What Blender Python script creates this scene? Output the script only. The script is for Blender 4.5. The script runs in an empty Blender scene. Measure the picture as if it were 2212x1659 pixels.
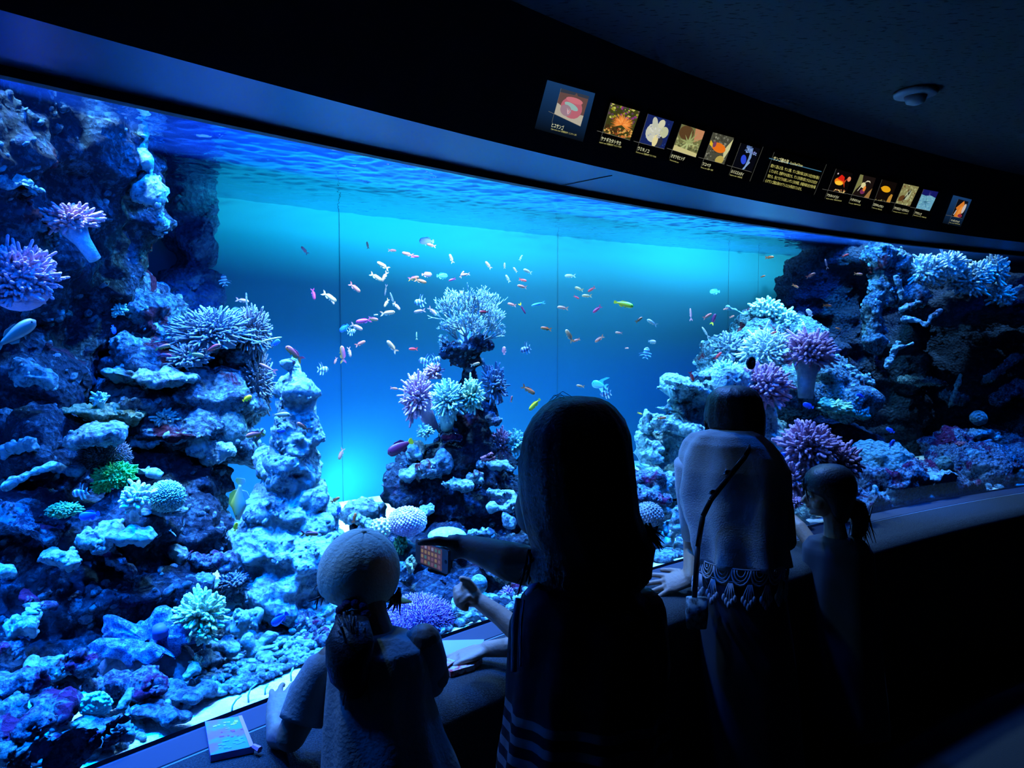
import bpy, bmesh, math, random
import numpy as np
from mathutils import Vector, Matrix, noise
random.seed(7)
S = bpy.context.scene
COL = S.collection
# ---------------------------------------------------------------- camera
F = 1600.0; CX = 1106.0; CY = 829.5; HZ = 732.0
TH = math.atan((CY - HZ) / F); CT = math.cos(TH); ST = math.sin(TH)
CAMZ = 1.6
cam_d = bpy.data.cameras.new('camera'); cam = bpy.data.objects.new('camera', cam_d); COL.objects.link(cam)
cam.location = (0, 0, CAMZ); cam.rotation_euler = (math.pi / 2 - TH, 0, 0)
cam_d.sensor_width = 36; cam_d.lens = 36 * F / 2212; cam_d.clip_start = .05
S.camera = cam
# ---------------------------------------------------------------- world, exposure
w = bpy.data.worlds.new('world'); S.world = w; w.use_nodes = True
w.node_tree.nodes['Background'].inputs[0].default_value = (.02, .05, .12, 1)
w.node_tree.nodes['Background'].inputs[1].default_value = .02
S.view_settings.view_transform = 'Standard'; S.view_settings.look = 'None'
S.view_settings.gamma = 1; S.view_settings.exposure = 0.0; S.view_settings.use_curve_mapping = False
S.cycles.max_bounces = 5; S.cycles.diffuse_bounces = 2; S.cycles.glossy_bounces = 2
S.cycles.transmission_bounces = 4; S.cycles.volume_bounces = 0; S.cycles.transparent_max_bounces = 8
S.cycles.use_adaptive_sampling = True; S.cycles.adaptive_threshold = .045; S.cycles.adaptive_min_samples = 24
S.cycles.use_denoising = True; S.cycles.caustics_reflective = False; S.cycles.caustics_refractive = False
S.cycles.sample_clamp_indirect = 4
# tank and hall are concentric arcs about AC
AX, AY, R0 = 8.35, -7.0, 12.45
RW = 14.25                     # back wall of the tank
ZS, ZB, ZT = 2.25, .75, 2.06   # water surface, sill, top of the pane
def arc(r, deg, z):
    a = math.radians(deg); return Vector((AX + r * math.cos(a), AY + r * math.sin(a), z))
def ray(x, y):
    u = (x - CX) / F; v = (CY - y) / F
    return Vector((u, CT + v * ST, -ST + v * CT))
def P(x, y, d):
    r = ray(x, y); return Vector((0, 0, CAMZ)) + r * (d / r.y)
def onz(x, y, z):
    r = ray(x, y); return Vector((0, 0, CAMZ)) + r * ((z - CAMZ) / r.z)
def polar(p):
    return math.hypot(p.x - AX, p.y - AY), math.degrees(math.atan2(p.y - AY, p.x - AX))
def on_r(x, r, y=732):
    """depth at which the sight line through column x meets radius r"""
    q = ray(x, y); a = q.x ** 2 + q.y ** 2; b = -2 * (q.x * AX + q.y * AY); c = AX ** 2 + AY ** 2 - r * r
    t = (-b + math.sqrt(b * b - 4 * a * c)) / (2 * a); return q.y * t
# ---------------------------------------------------------------- lights
def area(name, loc, aim, size, power, color, size_y=None, spread=None):
    l = bpy.data.lights.new(name, 'AREA'); l.energy = power; l.color = color; l.size = size
    if size_y: l.shape = 'RECTANGLE'; l.size_y = size_y
    else: l.shape = 'DISK'
    if spread: l.spread = math.radians(spread)
    o = bpy.data.objects.new(name, l); COL.objects.link(o); o.location = loc
    o.rotation_euler = (Vector(aim) - Vector(loc)).to_track_quat('-Z', 'Y').to_euler(); return o
def spot(name, loc, aim, power, color, ang, blend=.3, rad=.05):
    l = bpy.data.lights.new(name, 'SPOT'); l.energy = power; l.color = color; l.spot_size = math.radians(ang)
    l.spot_blend = blend; l.shadow_soft_size = rad
    o = bpy.data.objects.new(name, l); COL.objects.link(o); o.location = loc
    o.rotation_euler = (Vector(aim) - Vector(loc)).to_track_quat('-Z', 'Y').to_euler(); return o
LC = (.20, .46, 1.0)
for i, (deg, r, pw) in enumerate([(137, 13.15, 30), (131.5, 13.1, 56), (126, 13.3, 62), (120.5, 13.3, 58), (116, 13.2, 40), (112, 13.3, 20)]):
    p = arc(r, deg, 2.95); area('tank_lamp', p, arc(r + .75, deg, 0), .16, pw * 1.75, LC, spread=(96 if deg > 130 else 116))
for i, (deg, r, pw) in enumerate([(138.5, 13.1, 150), (133.5, 13.0, 150), (127, 13.05, 110), (119, 13.05, 90)]):
    p = arc(r, deg, 2.8); area('blue_fill_light', p, arc(r + .6, deg, 0), .2, pw, (.0, .10, 1.0), spread=(96 if deg > 130 else 120))  # added blue fill, no known lamp: tints the shadows deep blue
for deg, pw in ((140.5, 22), (138.2, 26), (136, 26), (133, 20), (128, 14), (120, 14), (115, 10)):
    p = arc(12.62, deg, 2.8); area('haze_fill_light', p, arc(12.66, deg, 0), .1, pw, (.0, .12, 1.0), spread=34)  # added fill aimed down behind the glass to light the haze
for deg, pw in ((139.2, 8), (136.5, 8), (133, 6.5), (129, 4), (124, 4), (119, 3.6), (114.5, 3)):
    area('lip_fill_light', arc(12.49, deg, 2.16), arc(13.7, deg, 1.2), .45, pw, (.0, .13, 1.0), size_y=.04, spread=170)  # added unseen fill under the lip, washes blue into the rock shadows
# wall washers near the surface
BAFFLES = []
def wash(x, pw, w=.5, lip=2.64, col=(.02, .47, 1.0)):
    """lamp above the water by the back wall; a board lip below it cuts its lower rays"""
    d = on_r(x, RW); q = P(x, 732, d); r, a = polar(q)
    p = arc(13.25, a, 2.92); t = arc(RW, a, 2.15); area('wall_lamp', p, t, w, pw, col, size_y=.06, spread=150); BAFFLES.append((a, w, lip))
wash(790, 150, .7, 2.695); wash(1060, 52, .4, 2.70); wash(1470, 150, .7, 2.68)
area('crest_lamp', P(335, 200, 2.42) + Vector((0, -.05, .35)), P(320, 400, 2.42), .08, 16, LC, spread=100)
pp = P(640, 760, 2.22); area('pinnacle_fill_light', (pp.x, pp.y, 2.9), (pp.x + .02, pp.y + .12, .75), .12, 9, LC, spread=50)  # added fill to brighten the pinnacle, no lamp known here
# made-up fill, brightens the low back wall between the pinnacle and the pillar
area('low_wall_fill_light', P(775, 1060, 3.72), P(800, 1010, 4.6), .3, 4.5, (.12, .8, 1.0))
# ---------------------------------------------------------------- materials
MATS = {}
def new_mat(name):
    m = bpy.data.materials.new(name); m.use_nodes = True; n = m.node_tree; n.nodes.clear(); return m, n.nodes, n.links
def lin(c):
    return tuple(((v / 255) / 12.92 if v <= 10 else (((v / 255) + .055) / 1.055) ** 2.4) for v in c)
def mat(name, col, rough=.7, metal=0, bump=0, bscale=60, var=0, col2=None, nscale=8, emit=0, sheen=0, coat=0):
    key = name
    if key in MATS: return MATS[key]
    m, N, L = new_mat(name)
    o = N.new('ShaderNodeOutputMaterial'); b = N.new('ShaderNodeBsdfPrincipled'); L.new(b.outputs[0], o.inputs[0])
    b.inputs['Roughness'].default_value = rough; b.inputs['Metallic'].default_value = metal
    b.inputs['Base Color'].default_value = (*col, 1)
    if sheen: b.inputs['Sheen Weight'].default_value = sheen
    if coat: b.inputs['Coat Weight'].default_value = coat
    if emit:
        b.inputs['Emission Color'].default_value = (*col, 1); b.inputs['Emission Strength'].default_value = emit
    tc = N.new('ShaderNodeTexCoord')
    if col2:
        n = N.new('ShaderNodeTexNoise'); n.inputs['Scale'].default_value = nscale; n.inputs['Detail'].default_value = 5
        r = N.new('ShaderNodeValToRGB'); L.new(tc.outputs['Object'], n.inputs['Vector']); L.new(n.outputs[0], r.inputs[0]); L.new(r.outputs[0], b.inputs['Base Color'])
        r.color_ramp.elements[0].position = .42; r.color_ramp.elements[1].position = .58
        r.color_ramp.elements[0].color = (*col, 1); r.color_ramp.elements[1].color = (*col2, 1)
    if bump:
        n = N.new('ShaderNodeTexNoise'); n.inputs['Scale'].default_value = bscale; n.inputs['Detail'].default_value = 4
        bp = N.new('ShaderNodeBump'); bp.inputs['Strength'].default_value = bump; bp.inputs['Distance'].default_value = .01
        L.new(tc.outputs['Object'], n.inputs['Vector']); L.new(n.outputs[0], bp.inputs['Height']); L.new(bp.outputs[0], b.inputs['Normal'])
    MATS[key] = m; return m
def rock_mat(name, pale, dark, patch, thr=.5, scale=9, pscale=5, pthr=.6, rk=.6):
    pale = (pale[0] * rk, pale[1], pale[2]); dark = (dark[0] * rk, dark[1], dark[2])
    if name in MATS: return MATS[name]
    m, N, L = new_mat(name)
    o = N.new('ShaderNodeOutputMaterial'); b = N.new('ShaderNodeBsdfPrincipled'); L.new(b.outputs[0], o.inputs[0])
    b.inputs['Roughness'].default_value = .9; b.inputs['Specular IOR Level'].default_value = .15
    g = N.new('ShaderNodeNewGeometry')
    def nz(sc, det, ro=.6, dist=0):
        n = N.new('ShaderNodeTexNoise'); n.inputs['Scale'].default_value = sc; n.inputs['Detail'].default_value = det
        n.inputs['Roughness'].default_value = ro; n.inputs['Distortion'].default_value = dist; L.new(g.outputs['Position'], n.inputs['Vector']); return n
    def ramp(src, a, bb, ca, cb):
        r = N.new('ShaderNodeValToRGB'); e = r.color_ramp.elements; e[0].position = a; e[1].position = bb; e[0].color = (*ca, 1); e[1].color = (*cb, 1); L.new(src, r.inputs[0]); return r
    nA = nz(scale, 8, .7, .6); nB = nz(scale * 6, 5, .7, 0); av = N.new('ShaderNodeMath'); av.operation = 'MULTIPLY_ADD'; av.inputs[1].default_value = .55; L.new(nB.outputs[0], av.inputs[0]); sc_ = N.new('ShaderNodeMath'); sc_.operation = 'MULTIPLY'; sc_.inputs[1].default_value = .5; L.new(nA.outputs[0], sc_.inputs[0]); L.new(sc_.outputs[0], av.inputs[2])
    r1 = ramp(av.outputs[0], thr * 1.05 - .05, thr * 1.05 + .05, dark, pale)
    r2 = ramp(nz(pscale, 6, .6, .8).outputs[0], pthr - .02, pthr + .03, (0, 0, 0), (1, 1, 1))
    mx = N.new('ShaderNodeMix'); mx.data_type = 'RGBA'; L.new(r2.outputs[0], mx.inputs[0]); L.new(r1.outputs[0], mx.inputs[6]); mx.inputs[7].default_value = (*patch, 1)
    L.new(mx.outputs[2], b.inputs['Base Color'])
    v = N.new('ShaderNodeTexVoronoi'); v.inputs['Scale'].default_value = 55; L.new(g.outputs['Position'], v.inputs['Vector'])
    n3 = nz(38, 8, .75)
    ad = N.new('ShaderNodeMath'); ad.operation = 'ADD'; L.new(v.outputs['Distance'], ad.inputs[0]); L.new(n3.outputs[0], ad.inputs[1])
    bp = N.new('ShaderNodeBump'); bp.inputs['Strength'].default_value = 1; bp.inputs['Distance'].default_value = .05
    L.new(ad.outputs[0], bp.inputs['Height']); L.new(bp.outputs[0], b.inputs['Normal'])
    MATS[name] = m; return m
PALE = (.52, .62, .66); DARK = (.07, .09, .12); MAR = (.10, .02, .035)
R_PALE = rock_mat('reef_rock_pale', PALE, (.12, .14, .18), MAR, .46, 9, 5, .62)
R_WHITE = rock_mat('reef_rock_white', (.72, .78, .80), (.11, .19, .28), (.07, .02, .05), .455, 9, 7, .66)
R_MID = rock_mat('reef_rock_mid', (.26, .34, .4), (.05, .07, .1), MAR, .5, 10, 5, .6)
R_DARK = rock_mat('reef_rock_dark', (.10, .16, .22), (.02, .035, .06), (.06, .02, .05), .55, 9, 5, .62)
R_DEEP = rock_mat('reef_rock_shaded', (.03, .05, .10), (.012, .022, .05), (.02, .03, .07), .5, 6, 5, .62)  # dark blue shade of the far right put into the rock colour
R_COL = rock_mat('reef_rock_blue', (.07, .15, .27), (.03, .08, .17), (.04, .1, .2), .5, 9, 5, .62)  # blue haze of distance put into the rock colour
R_PURP = rock_mat('reef_rock_purple', (.4, .42, .52), (.07, .05, .1), (.13, .02, .09), .5, 16, 8, .55)
R_TAN = rock_mat('plate_coral_tan', (.75, .55, .28), (.25, .2, .12), (.4, .3, .15), .45, 14)
R_TEAL = rock_mat('coral_teal', (.22, .62, .5), (.06, .22, .2), (.1, .3, .3), .45, 30)
R_GREY = rock_mat('coral_grey_speckle', (.32, .44, .42), (.14, .2, .2), (.2, .26, .25), .5, 60)
R_RED = rock_mat('sponge_red', (.55, .05, .05), (.3, .02, .03), (.4, .03, .05), .5, 30)
# ---------------------------------------------------------------- mesh helpers
def link(name, me, m=None, parent=None, smooth=True):
    o = bpy.data.objects.new(name, me); COL.objects.link(o)
    if m is not None:
        for q in (m if isinstance(m, (list, tuple)) else [m]): me.materials.append(q)
    if smooth: me.polygons.foreach_set('use_smooth', [True] * len(me.polygons))
    if parent is not None: o.parent = parent
    return o
def mesh(name, V, Fc, mi=None):
    me = bpy.data.meshes.new(name); me.from_pydata([tuple(v) for v in V], [], Fc)
    if mi is not None: me.polygons.foreach_set('material_index', mi)
    me.update(); return me
def tag(o, label=None, cat=None, group=None, kind=None):
    if label: o['label'] = label
    if cat: o['category'] = cat
    if group: o['group'] = group
    if kind: o['kind'] = kind
    return o
def empty(name, loc=(0, 0, 0)):
    e = bpy.data.objects.new(name, None); COL.objects.link(e); e.location = loc; e.empty_display_size = .05; return e
def setorigin(o, loc):
    """move a top-level mesh's origin to loc without moving its geometry"""
    loc = Vector(loc); o.data.transform(Matrix.Translation(-loc)); o.location = loc; return o
class G:
    """geometry collector"""
    def __init__(s): s.V = []; s.F = []; s.M = []
    def add(s, V, Fc, m=0):
        b = len(s.V); s.V.extend(V); s.F.extend([tuple(i + b for i in f) for f in Fc]); s.M.extend([m] * len(Fc)); return s
    def obj(s, name, m, parent=None, smooth=True):
        me = mesh(name, s.V, s.F, s.M); return link(name, me, m, parent, smooth)
    def box(s, c, h, rot=None, m=0):
        V = []
        for x in (-1, 1):
            for y in (-1, 1):
                for z in (-1, 1):
                    p = Vector((x * h[0], y * h[1], z * h[2]))
                    if rot: p = rot @ p
                    V.append(Vector(c) + p)
        return s.add(V, [(0, 1, 3, 2), (4, 6, 7, 5), (0, 4, 5, 1), (2, 3, 7, 6), (0, 2, 6, 4), (1, 5, 7, 3)], m)
    def sphere(s, c, r, rot=None, nu=12, nv=8, m=0):
        r = (r, r, r) if isinstance(r, (int, float)) else r
        V = [Vector((0, 0, r[2]))]
        for i in range(1, nv):
            t = math.pi * i / nv
            for j in range(nu):
                a = 2 * math.pi * j / nu; V.append(Vector((r[0] * math.sin(t) * math.cos(a), r[1] * math.sin(t) * math.sin(a), r[2] * math.cos(t))))
        V.append(Vector((0, 0, -r[2])))
        if rot: V = [rot @ v for v in V]
        V = [Vector(c) + v for v in V]; Fc = []
        for j in range(nu): Fc.append((0, 1 + j, 1 + (j + 1) % nu))
        for i in range(nv - 2):
            for j in range(nu):
                a = 1 + i * nu + j; b = 1 + i * nu + (j + 1) % nu; Fc.append((a, a + nu, b + nu, b))
        e = len(V) - 1; k = 1 + (nv - 2) * nu
        for j in range(nu): Fc.append((e, k + (j + 1) % nu, k + j))
        return s.add(V, Fc, m)
    def tube(s, pts, rads, n=8, m=0, flat=None):
        """closed tube; flat = (normal, factor) squashes the section along a direction"""
        pts = [Vector(p) for p in pts]; V = []; k = len(pts)
        if isinstance(rads, (int, float)): rads = [rads] * k
        t0 = (pts[1] - pts[0]).normalized(); up = Vector((0, 0, 1)) if abs(t0.z) < .9 else Vector((1, 0, 0))
        u = t0.cross(up).normalized()
        for i, p in enumerate(pts):
            t = (pts[min(i + 1, k - 1)] - pts[max(i - 1, 0)]).normalized()
            u = (u - t * u.dot(t)).normalized(); v = t.cross(u)
            for j in range(n):
                a = 2 * math.pi * j / n; q = (u * math.cos(a) + v * math.sin(a)) * rads[i]
                if flat: q = q - flat[0] * q.dot(flat[0]) * (1 - flat[1])
                V.append(p + q)
        Fc = [tuple(range(n - 1, -1, -1)), tuple((k - 1) * n + j for j in range(n))]
        for i in range(k - 1):
            for j in range(n):
                a = i * n + j; b = i * n + (j + 1) % n; Fc.append((a, b, b + n, a + n))
        return s.add(V, Fc, m)
    def capsule(s, pts, rads, n=10, m=0):
        """round-ended limb"""
        pts = [Vector(p) for p in pts]; s.tube(pts, rads, n, m)
        for i in range(len(pts)): s.sphere(pts[i], rads[i] * 1.0, None, n, 6, m)
        return s
    def loft(s, rings, n=20, m=0, cap=True):
        """rings: (center, axis_x vector, axis_y vector[, exponent])"""
        V = []
        for rg in rings:
            c, ax, ay = rg[:3]; e = rg[3] if len(rg) > 3 else 1.0
            for j in range(n):
                a = 2 * math.pi * j / n; ca, sa = math.cos(a), math.sin(a)
                V.append(Vector(c) + Vector(ax) * (math.copysign(abs(ca) ** e, ca)) + Vector(ay) * (math.copysign(abs(sa) ** e, sa)))
        Fc = []
        if cap: Fc += [tuple(range(n - 1, -1, -1)), tuple((len(rings) - 1) * n + j for j in range(n))]
        for i in range(len(rings) - 1):
            for j in range(n):
                a = i * n + j; b = i * n + (j + 1) % n; Fc.append((a, b, b + n, a + n))
        return s.add(V, Fc, m)
def pxloft(rows, depth_r, n=24):
    """rows: (y, xl, xr, d[, depth radius]) -> rings whose outline spans xl..xr at height y"""
    out = []
    for r in rows:
        y, xl, xr, d = r[:4]; dr = r[4] if len(r) > 4 else depth_r
        a = P(xl, y, d); b = P(xr, y, d); c = (a + b) / 2
        dirv = Vector((c.x, c.y, 0)).normalized(); side = Vector((dirv.y, -dirv.x, 0))
        out.append((c, side * (b - a).length / 2, dirv * dr, .9))
    return out
def remeshed(g, voxel, smooth=0, name='tmp'):
    me = mesh(name, g.V, g.F); o = bpy.data.objects.new(name, me); COL.objects.link(o)
    md = o.modifiers.new('r', 'REMESH'); md.mode = 'VOXEL'; md.voxel_size = voxel
    if smooth:
        sm = o.modifiers.new('s', 'SMOOTH'); sm.factor = .5; sm.iterations = smooth
    dg = bpy.context.evaluated_depsgraph_get(); me2 = bpy.data.meshes.new_from_object(o.evaluated_get(dg))
    bpy.data.objects.remove(o); bpy.data.meshes.remove(me); return me2
def getv(me):
    a = np.empty(len(me.vertices) * 3); me.vertices.foreach_get('co', a); return a.reshape(-1, 3)
def getn(me):
    a = np.empty(len(me.vertices) * 3); me.vertex_normals.foreach_get('vector', a); return a.reshape(-1, 3)
def setv(me, a): me.vertices.foreach_set('co', a.ravel()); me.update()
def displace(me, amp=.05, freq=4, knob=.0, kfreq=18, ledge=0.0, fine=.008, seed=0):
    v = getv(me); nn = getn(me); out = v.copy(); off = Vector((seed * 3.1, seed * 1.7, seed * 2.3))
    for i in range(len(v)):
        p = Vector(v[i]); q = p * freq + off
        h = noise.fractal(q, .8, 2.1, 3) * amp
        if ledge: h += ledge * (noise.noise(Vector((p.x * 2.2, p.y * 2.2, p.z * 13)) + off) + .6 * noise.noise(Vector((p.x * 7, p.y * 7, p.z * 26)) + off))
        if knob:
            d = noise.voronoi(p * kfreq + off)[0]; h += knob * (.55 - d[0] * 1.0)
        n2 = noise.noise(p * 21 + off); h -= .030 * max(0, n2 - .12)
        if fine: h += fine * noise.fractal(p * 34 + off, .7, 2.2, 3)
        out[i] = v[i] + nn[i] * h
    setv(me, out); return me
def keep_in(me):
    v = getv(me); dx = v[:, 0] - AX; dy = v[:, 1] - AY; r = np.hypot(dx, dy); k = np.clip(r, R0 + .025, RW - .004) / r
    v[:, 0] = AX + dx * k; v[:, 1] = AY + dy * k; v[:, 2] = np.clip(v[:, 2], .70, 3.3); setv(me, v)
CRM = {'reef_rock_dark': R_MID, 'reef_rock_mid': R_PALE, 'reef_rock_pale': R_WHITE}
def crust(me, parent, m, dens=1.0, s0=.004, s1=.014, seed=0):
    v = getv(me); nn = getn(me); k = int(min(2600, len(v) * .10 * dens)); rng = np.random.RandomState(seed + 1)
    if k < 8: return
    g = G(); sn = [(math.cos(a), math.sin(a)) for a in (0, 1.257, 2.513, 3.77, 5.027)]
    for i in rng.randint(0, len(v), k):
        n = Vector(nn[i]); s = s0 + (s1 - s0) * rng.rand() ** 2
        if noise.noise(Vector(v[i]) * 6 + Vector((seed, 0, 0))) < -.05: continue
        u = n.orthogonal().normalized(); w_ = n.cross(u); c = Vector(v[i]); a_ = s * (1 + rng.rand()); b_ = s * (.6 + rng.rand() * .5)
        V = [c - n * s * .4 + (u * x * a_ + w_ * y * b_) for x, y in sn] + [c + n * s * .45 + (u * x * a_ + w_ * y * b_) * .8 for x, y in sn] + [c + n * s * .95]
        g.add(V, [(j, (j + 1) % 5, 5 + (j + 1) % 5, 5 + j) for j in range(5)] + [(5 + j, 5 + (j + 1) % 5, 10) for j in range(5)])
    if parent.location.length: 
        for i, q in enumerate(g.V): g.V[i] = q - parent.location
    o = g.obj('crust', m, parent); o['kind'] = 'stuff'; o['label'] = 'knobbly crust growing on the rock'
def rock(name, label, blobs, m, voxel=.016, amp=.05, freq=4, knob=.012, kfreq=18, ledge=0., fine=.01, seed=0, cat='rock', group=None, parent=None, cr=1.0):
    """blobs: (px, py, rx px, ry px, depth, depth radius m[, tilt deg])"""
    g = G()
    for b in blobs:
        x, y, rx, ry, d, rd = b[:6]; til = b[6] if len(b) > 6 else 0
        c = P(x, y, d); k = d / F
        rot = Matrix.Rotation(-math.atan2(c.x, c.y), 3, 'Z') @ Matrix.Rotation(math.radians(-til), 3, 'Y')
        g.sphere(c, (rx * k, rd, ry * k), rot, 20, 14)
    me = remeshed(g, voxel, 1, name); displace(me, amp, freq, knob, kfreq, ledge, fine, seed); keep_in(me)
    o = link(name, me, m, parent)
    if parent is None:
        lo = getv(me); c = lo.mean(0); wm = me.copy()
        setorigin(o, (c[0], c[1], lo[:, 2].min())); tag(o, label, cat, group)
        if cr: crust(wm, o, CRM.get(m.name, m), cr, .22 * voxel + .001, .8 * voxel + .002, seed)
        bpy.data.meshes.remove(wm)
    return o
# ================================================================ the setting
def ring(name, prof, m, a0=152, a1=92, n=120, kind='structure', closed=False):
    """sweep a profile of (radius, z) along the arc"""
    V = []; k = len(prof)
    for i in range(n + 1):
        a = a0 + (a1 - a0) * i / n
        for r, z in prof: V.append(arc(r, a, z))
    Fc = []; mm = k if closed else k - 1
    for i in range(n):
        for j in range(mm):
            p = i * k + j; q = i * k + (j + 1) % k; Fc.append((p, q, q + k, p + k))
    if closed: Fc += [tuple(range(k - 1, -1, -1)), tuple(n * k + j for j in range(k))]
    o = link(name, mesh(name, V, Fc), m, smooth=False); tag(o, kind=kind); return o
def auto_smooth(o, ang=35):
    me = o.data; me.polygons.foreach_set('use_smooth', [True] * len(me.polygons))
    try: me.set_sharp_from_angle(angle=math.radians(ang))
    except Exception: pass
M_BLACK = mat('matt_black_paint', (.012, .013, .015), .75)
M_WALL = mat('dark_wall_paint', (.03, .032, .036), .9)
M_FRAME = mat('black_rubber', (.006, .006, .008), .6)
M_SOFFIT, N, L = new_mat('brushed_metal_soffit')
o_ = N.new('ShaderNodeOutputMaterial'); b_ = N.new('ShaderNodeBsdfPrincipled'); L.new(b_.outputs[0], o_.inputs[0])
b_.inputs['Metallic'].default_value = .95; b_.inputs['Base Color'].default_value = (.09, .15, .27, 1); b_.inputs['Roughness'].default_value = .3
M_CARPET = mat('grey_carpet', (.04, .05, .055), .95, bump=1, bscale=420, col2=(.016, .02, .024), nscale=260)
M_SILL = mat('dark_sill_laminate', (.010, .016, .035), .55, coat=.0)
M_CEIL, N, L = new_mat('speckled_ceiling_board')
o_ = N.new('ShaderNodeOutputMaterial'); b_ = N.new('ShaderNodeBsdfPrincipled'); L.new(b_.outputs[0], o_.inputs[0]); b_.inputs['Roughness'].default_value = .95
g_ = N.new('ShaderNodeNewGeometry'); mp = N.new('ShaderNodeMapping'); mp.inputs['Scale'].default_value = (38, 120, 60); mp.inputs['Rotation'].default_value = (0, 0, .9)
L.new(g_.outputs['Position'], mp.inputs[0]); nz_ = N.new('ShaderNodeTexNoise'); nz_.inputs['Scale'].default_value = 1; nz_.inputs['Detail'].default_value = 3; L.new(mp.outputs[0], nz_.inputs['Vector'])
rp = N.new('ShaderNodeValToRGB'); rp.color_ramp.elements[0].position = .36; rp.color_ramp.elements[1].position = .41; rp.color_ramp.elements[0].color = (.008, .008, .008, 1); rp.color_ramp.elements[1].color = (.06, .062, .06, 1)
L.new(nz_.outputs[0], rp.inputs[0]); L.new(rp.outputs[0], b_.inputs['Base Color'])
# ledge, sill, floor, ceiling, fascia
rr = .03; prof = [(R0 - .085, ZB - .004)]
prof += [(R0 - .27, ZB - .004)]
for i in range(7):
    a = math.pi / 2 * i / 6; prof.append((R0 - .27 - .05 * math.sin(a), ZB - .054 + .05 * math.cos(a)))
prof += [(R0 - .33, .0)]
ledge = ring('wall_ledge', prof, M_CARPET); auto_smooth(ledge)
ring('trim_1', [(R0 + .02, ZB), (R0 - .084, ZB), (R0 - .084, ZB - .01)], M_SILL)
ring('trim_2', [(R0 - .0835, ZB - .0035), (R0 - .0870, ZB - .0015), (R0 - .0885, ZB - .0035)], mat('pale_edge_strip', (.4, .45, .5), .4))
ring('floor', [(R0 - .33, 0), (R0 - 9, 0)], mat('dark_floor_carpet', (.012, .013, .014), .95, bump=.5, bscale=200))
ring('ceiling', [(R0 - .395, 2.35), (R0 - 9, 2.35)], M_CEIL)
ring('wall_fascia', [(R0 - .27, 2.076), (R0 - .395, 2.35)], M_BLACK)
ring('trim_3', [(R0 + .01, 2.078), (R0 - .27, 2.076)], M_SOFFIT)
ring('trim_4', [(R0 + .012, 2.06), (R0 - .012, 2.06), (R0 - .012, 2.079), (R0 + .012, 2.079)], M_FRAME, closed=True)
ring('wall_header', [(R0 + .012, 2.07), (R0 + .012, 3.4)], M_BLACK)
ring('wall_rear', [(R0 - 9, 0), (R0 - 9, 2.35)], M_WALL)
# joint in the soffit
a1 = onz(1184, 407, 2.0755); a2 = onz(1322, 379, 2.0755)
g = G(); g.tube([a1, a2], .0012, 6); o = g.obj('trim_5', M_FRAME); tag(o, kind='structure')
for nm, a in (('wall_left', 152), ('wall_right', 92)):
    V = [arc(R0 - 9, a, 0), arc(RW + .2, a, 0), arc(RW + .2, a, 3.4), arc(R0 - 9, a, 3.4)]
    o = link(nm, mesh(nm, V, [(0, 1, 2, 3)]), M_WALL, smooth=False); tag(o, kind='structure')
ring('wall_light_block', [(R0 - .06, ZB - .02), (R0 - .06, 2.08)], M_BLACK, 152, 140.3, 30)  # unseen cover, added to keep tank light off the visitors' backs
# pane
m, N, L = new_mat('clear_acrylic'); o_ = N.new('ShaderNodeOutputMaterial'); mx = N.new('ShaderNodeMixShader'); t = N.new('ShaderNodeBsdfTransparent'); gl = N.new('ShaderNodeBsdfGlossy')
t.inputs[0].default_value = (.97, .985, 1, 1); gl.inputs['Roughness'].default_value = .01; fr = N.new('ShaderNodeFresnel'); fr.inputs[0].default_value = 1.2
ml = N.new('ShaderNodeMath'); ml.operation = 'MULTIPLY'; ml.inputs[1].default_value = .35; L.new(fr.outputs[0], ml.inputs[0]); L.new(ml.outputs[0], mx.inputs[0])
L.new(t.outputs[0], mx.inputs[1]); L.new(gl.outputs[0], mx.inputs[2]); L.new(mx.outputs[0], o_.inputs[0])
win = ring('window_1', [(R0 - .002, ZB - .01), (R0 - .002, 2.07), (R0 + .008, 2.07), (R0 + .008, ZB - .01)], m, closed=True); auto_smooth(win)
# back wall of the tank, with its joints
M_TANK, N, L = new_mat('blue_tank_wall'); o_ = N.new('ShaderNodeOutputMaterial'); b_ = N.new('ShaderNodeBsdfPrincipled'); L.new(b_.outputs[0], o_.inputs[0])
b_.inputs['Base Color'].default_value = (.011, .115, .15, 1); b_.inputs['Roughness'].default_value = .9; b_.inputs['Specular IOR Level'].default_value = .1
back = ring('wall_tank', [(RW, .4), (RW, 2.6), (RW, 3.4)], M_TANK); auto_smooth(back)
g = G()
for x in (737, 1205, 1572, 1636):
    d = on_r(x, RW - .004); p = P(x, 732, d); g.tube([(p.x, p.y, .5), (p.x, p.y, 3.2)], .0018, 6)
tag(g.obj('trim_6', mat('tank_wall_joint', (.010, .102, .133), 1)), kind='structure')
ring('ceiling_tank', [(R0 + .012, 3.4), (RW, 3.4)], M_BLACK)
# unseen boards added above the water to cut the wall light's lower edge
g = G()
for a, w_, lip in BAFFLES:
    for i in range(-20, 20):
        a0 = a + i * .35; a1 = a0 + .35; b0 = len(g.V); zz = [lip + .02 * math.sin((q - a) * .55) ** 2 * -1 for q in (a0, a1)]
        g.add([arc(13.5, a0, 2.3), arc(13.5, a1, 2.3), arc(13.5, a1, zz[1]), arc(13.5, a0, zz[0])], [(0, 1, 2, 3)])
tag(g.obj('trim_7', M_BLACK, smooth=False), kind='structure')
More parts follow.
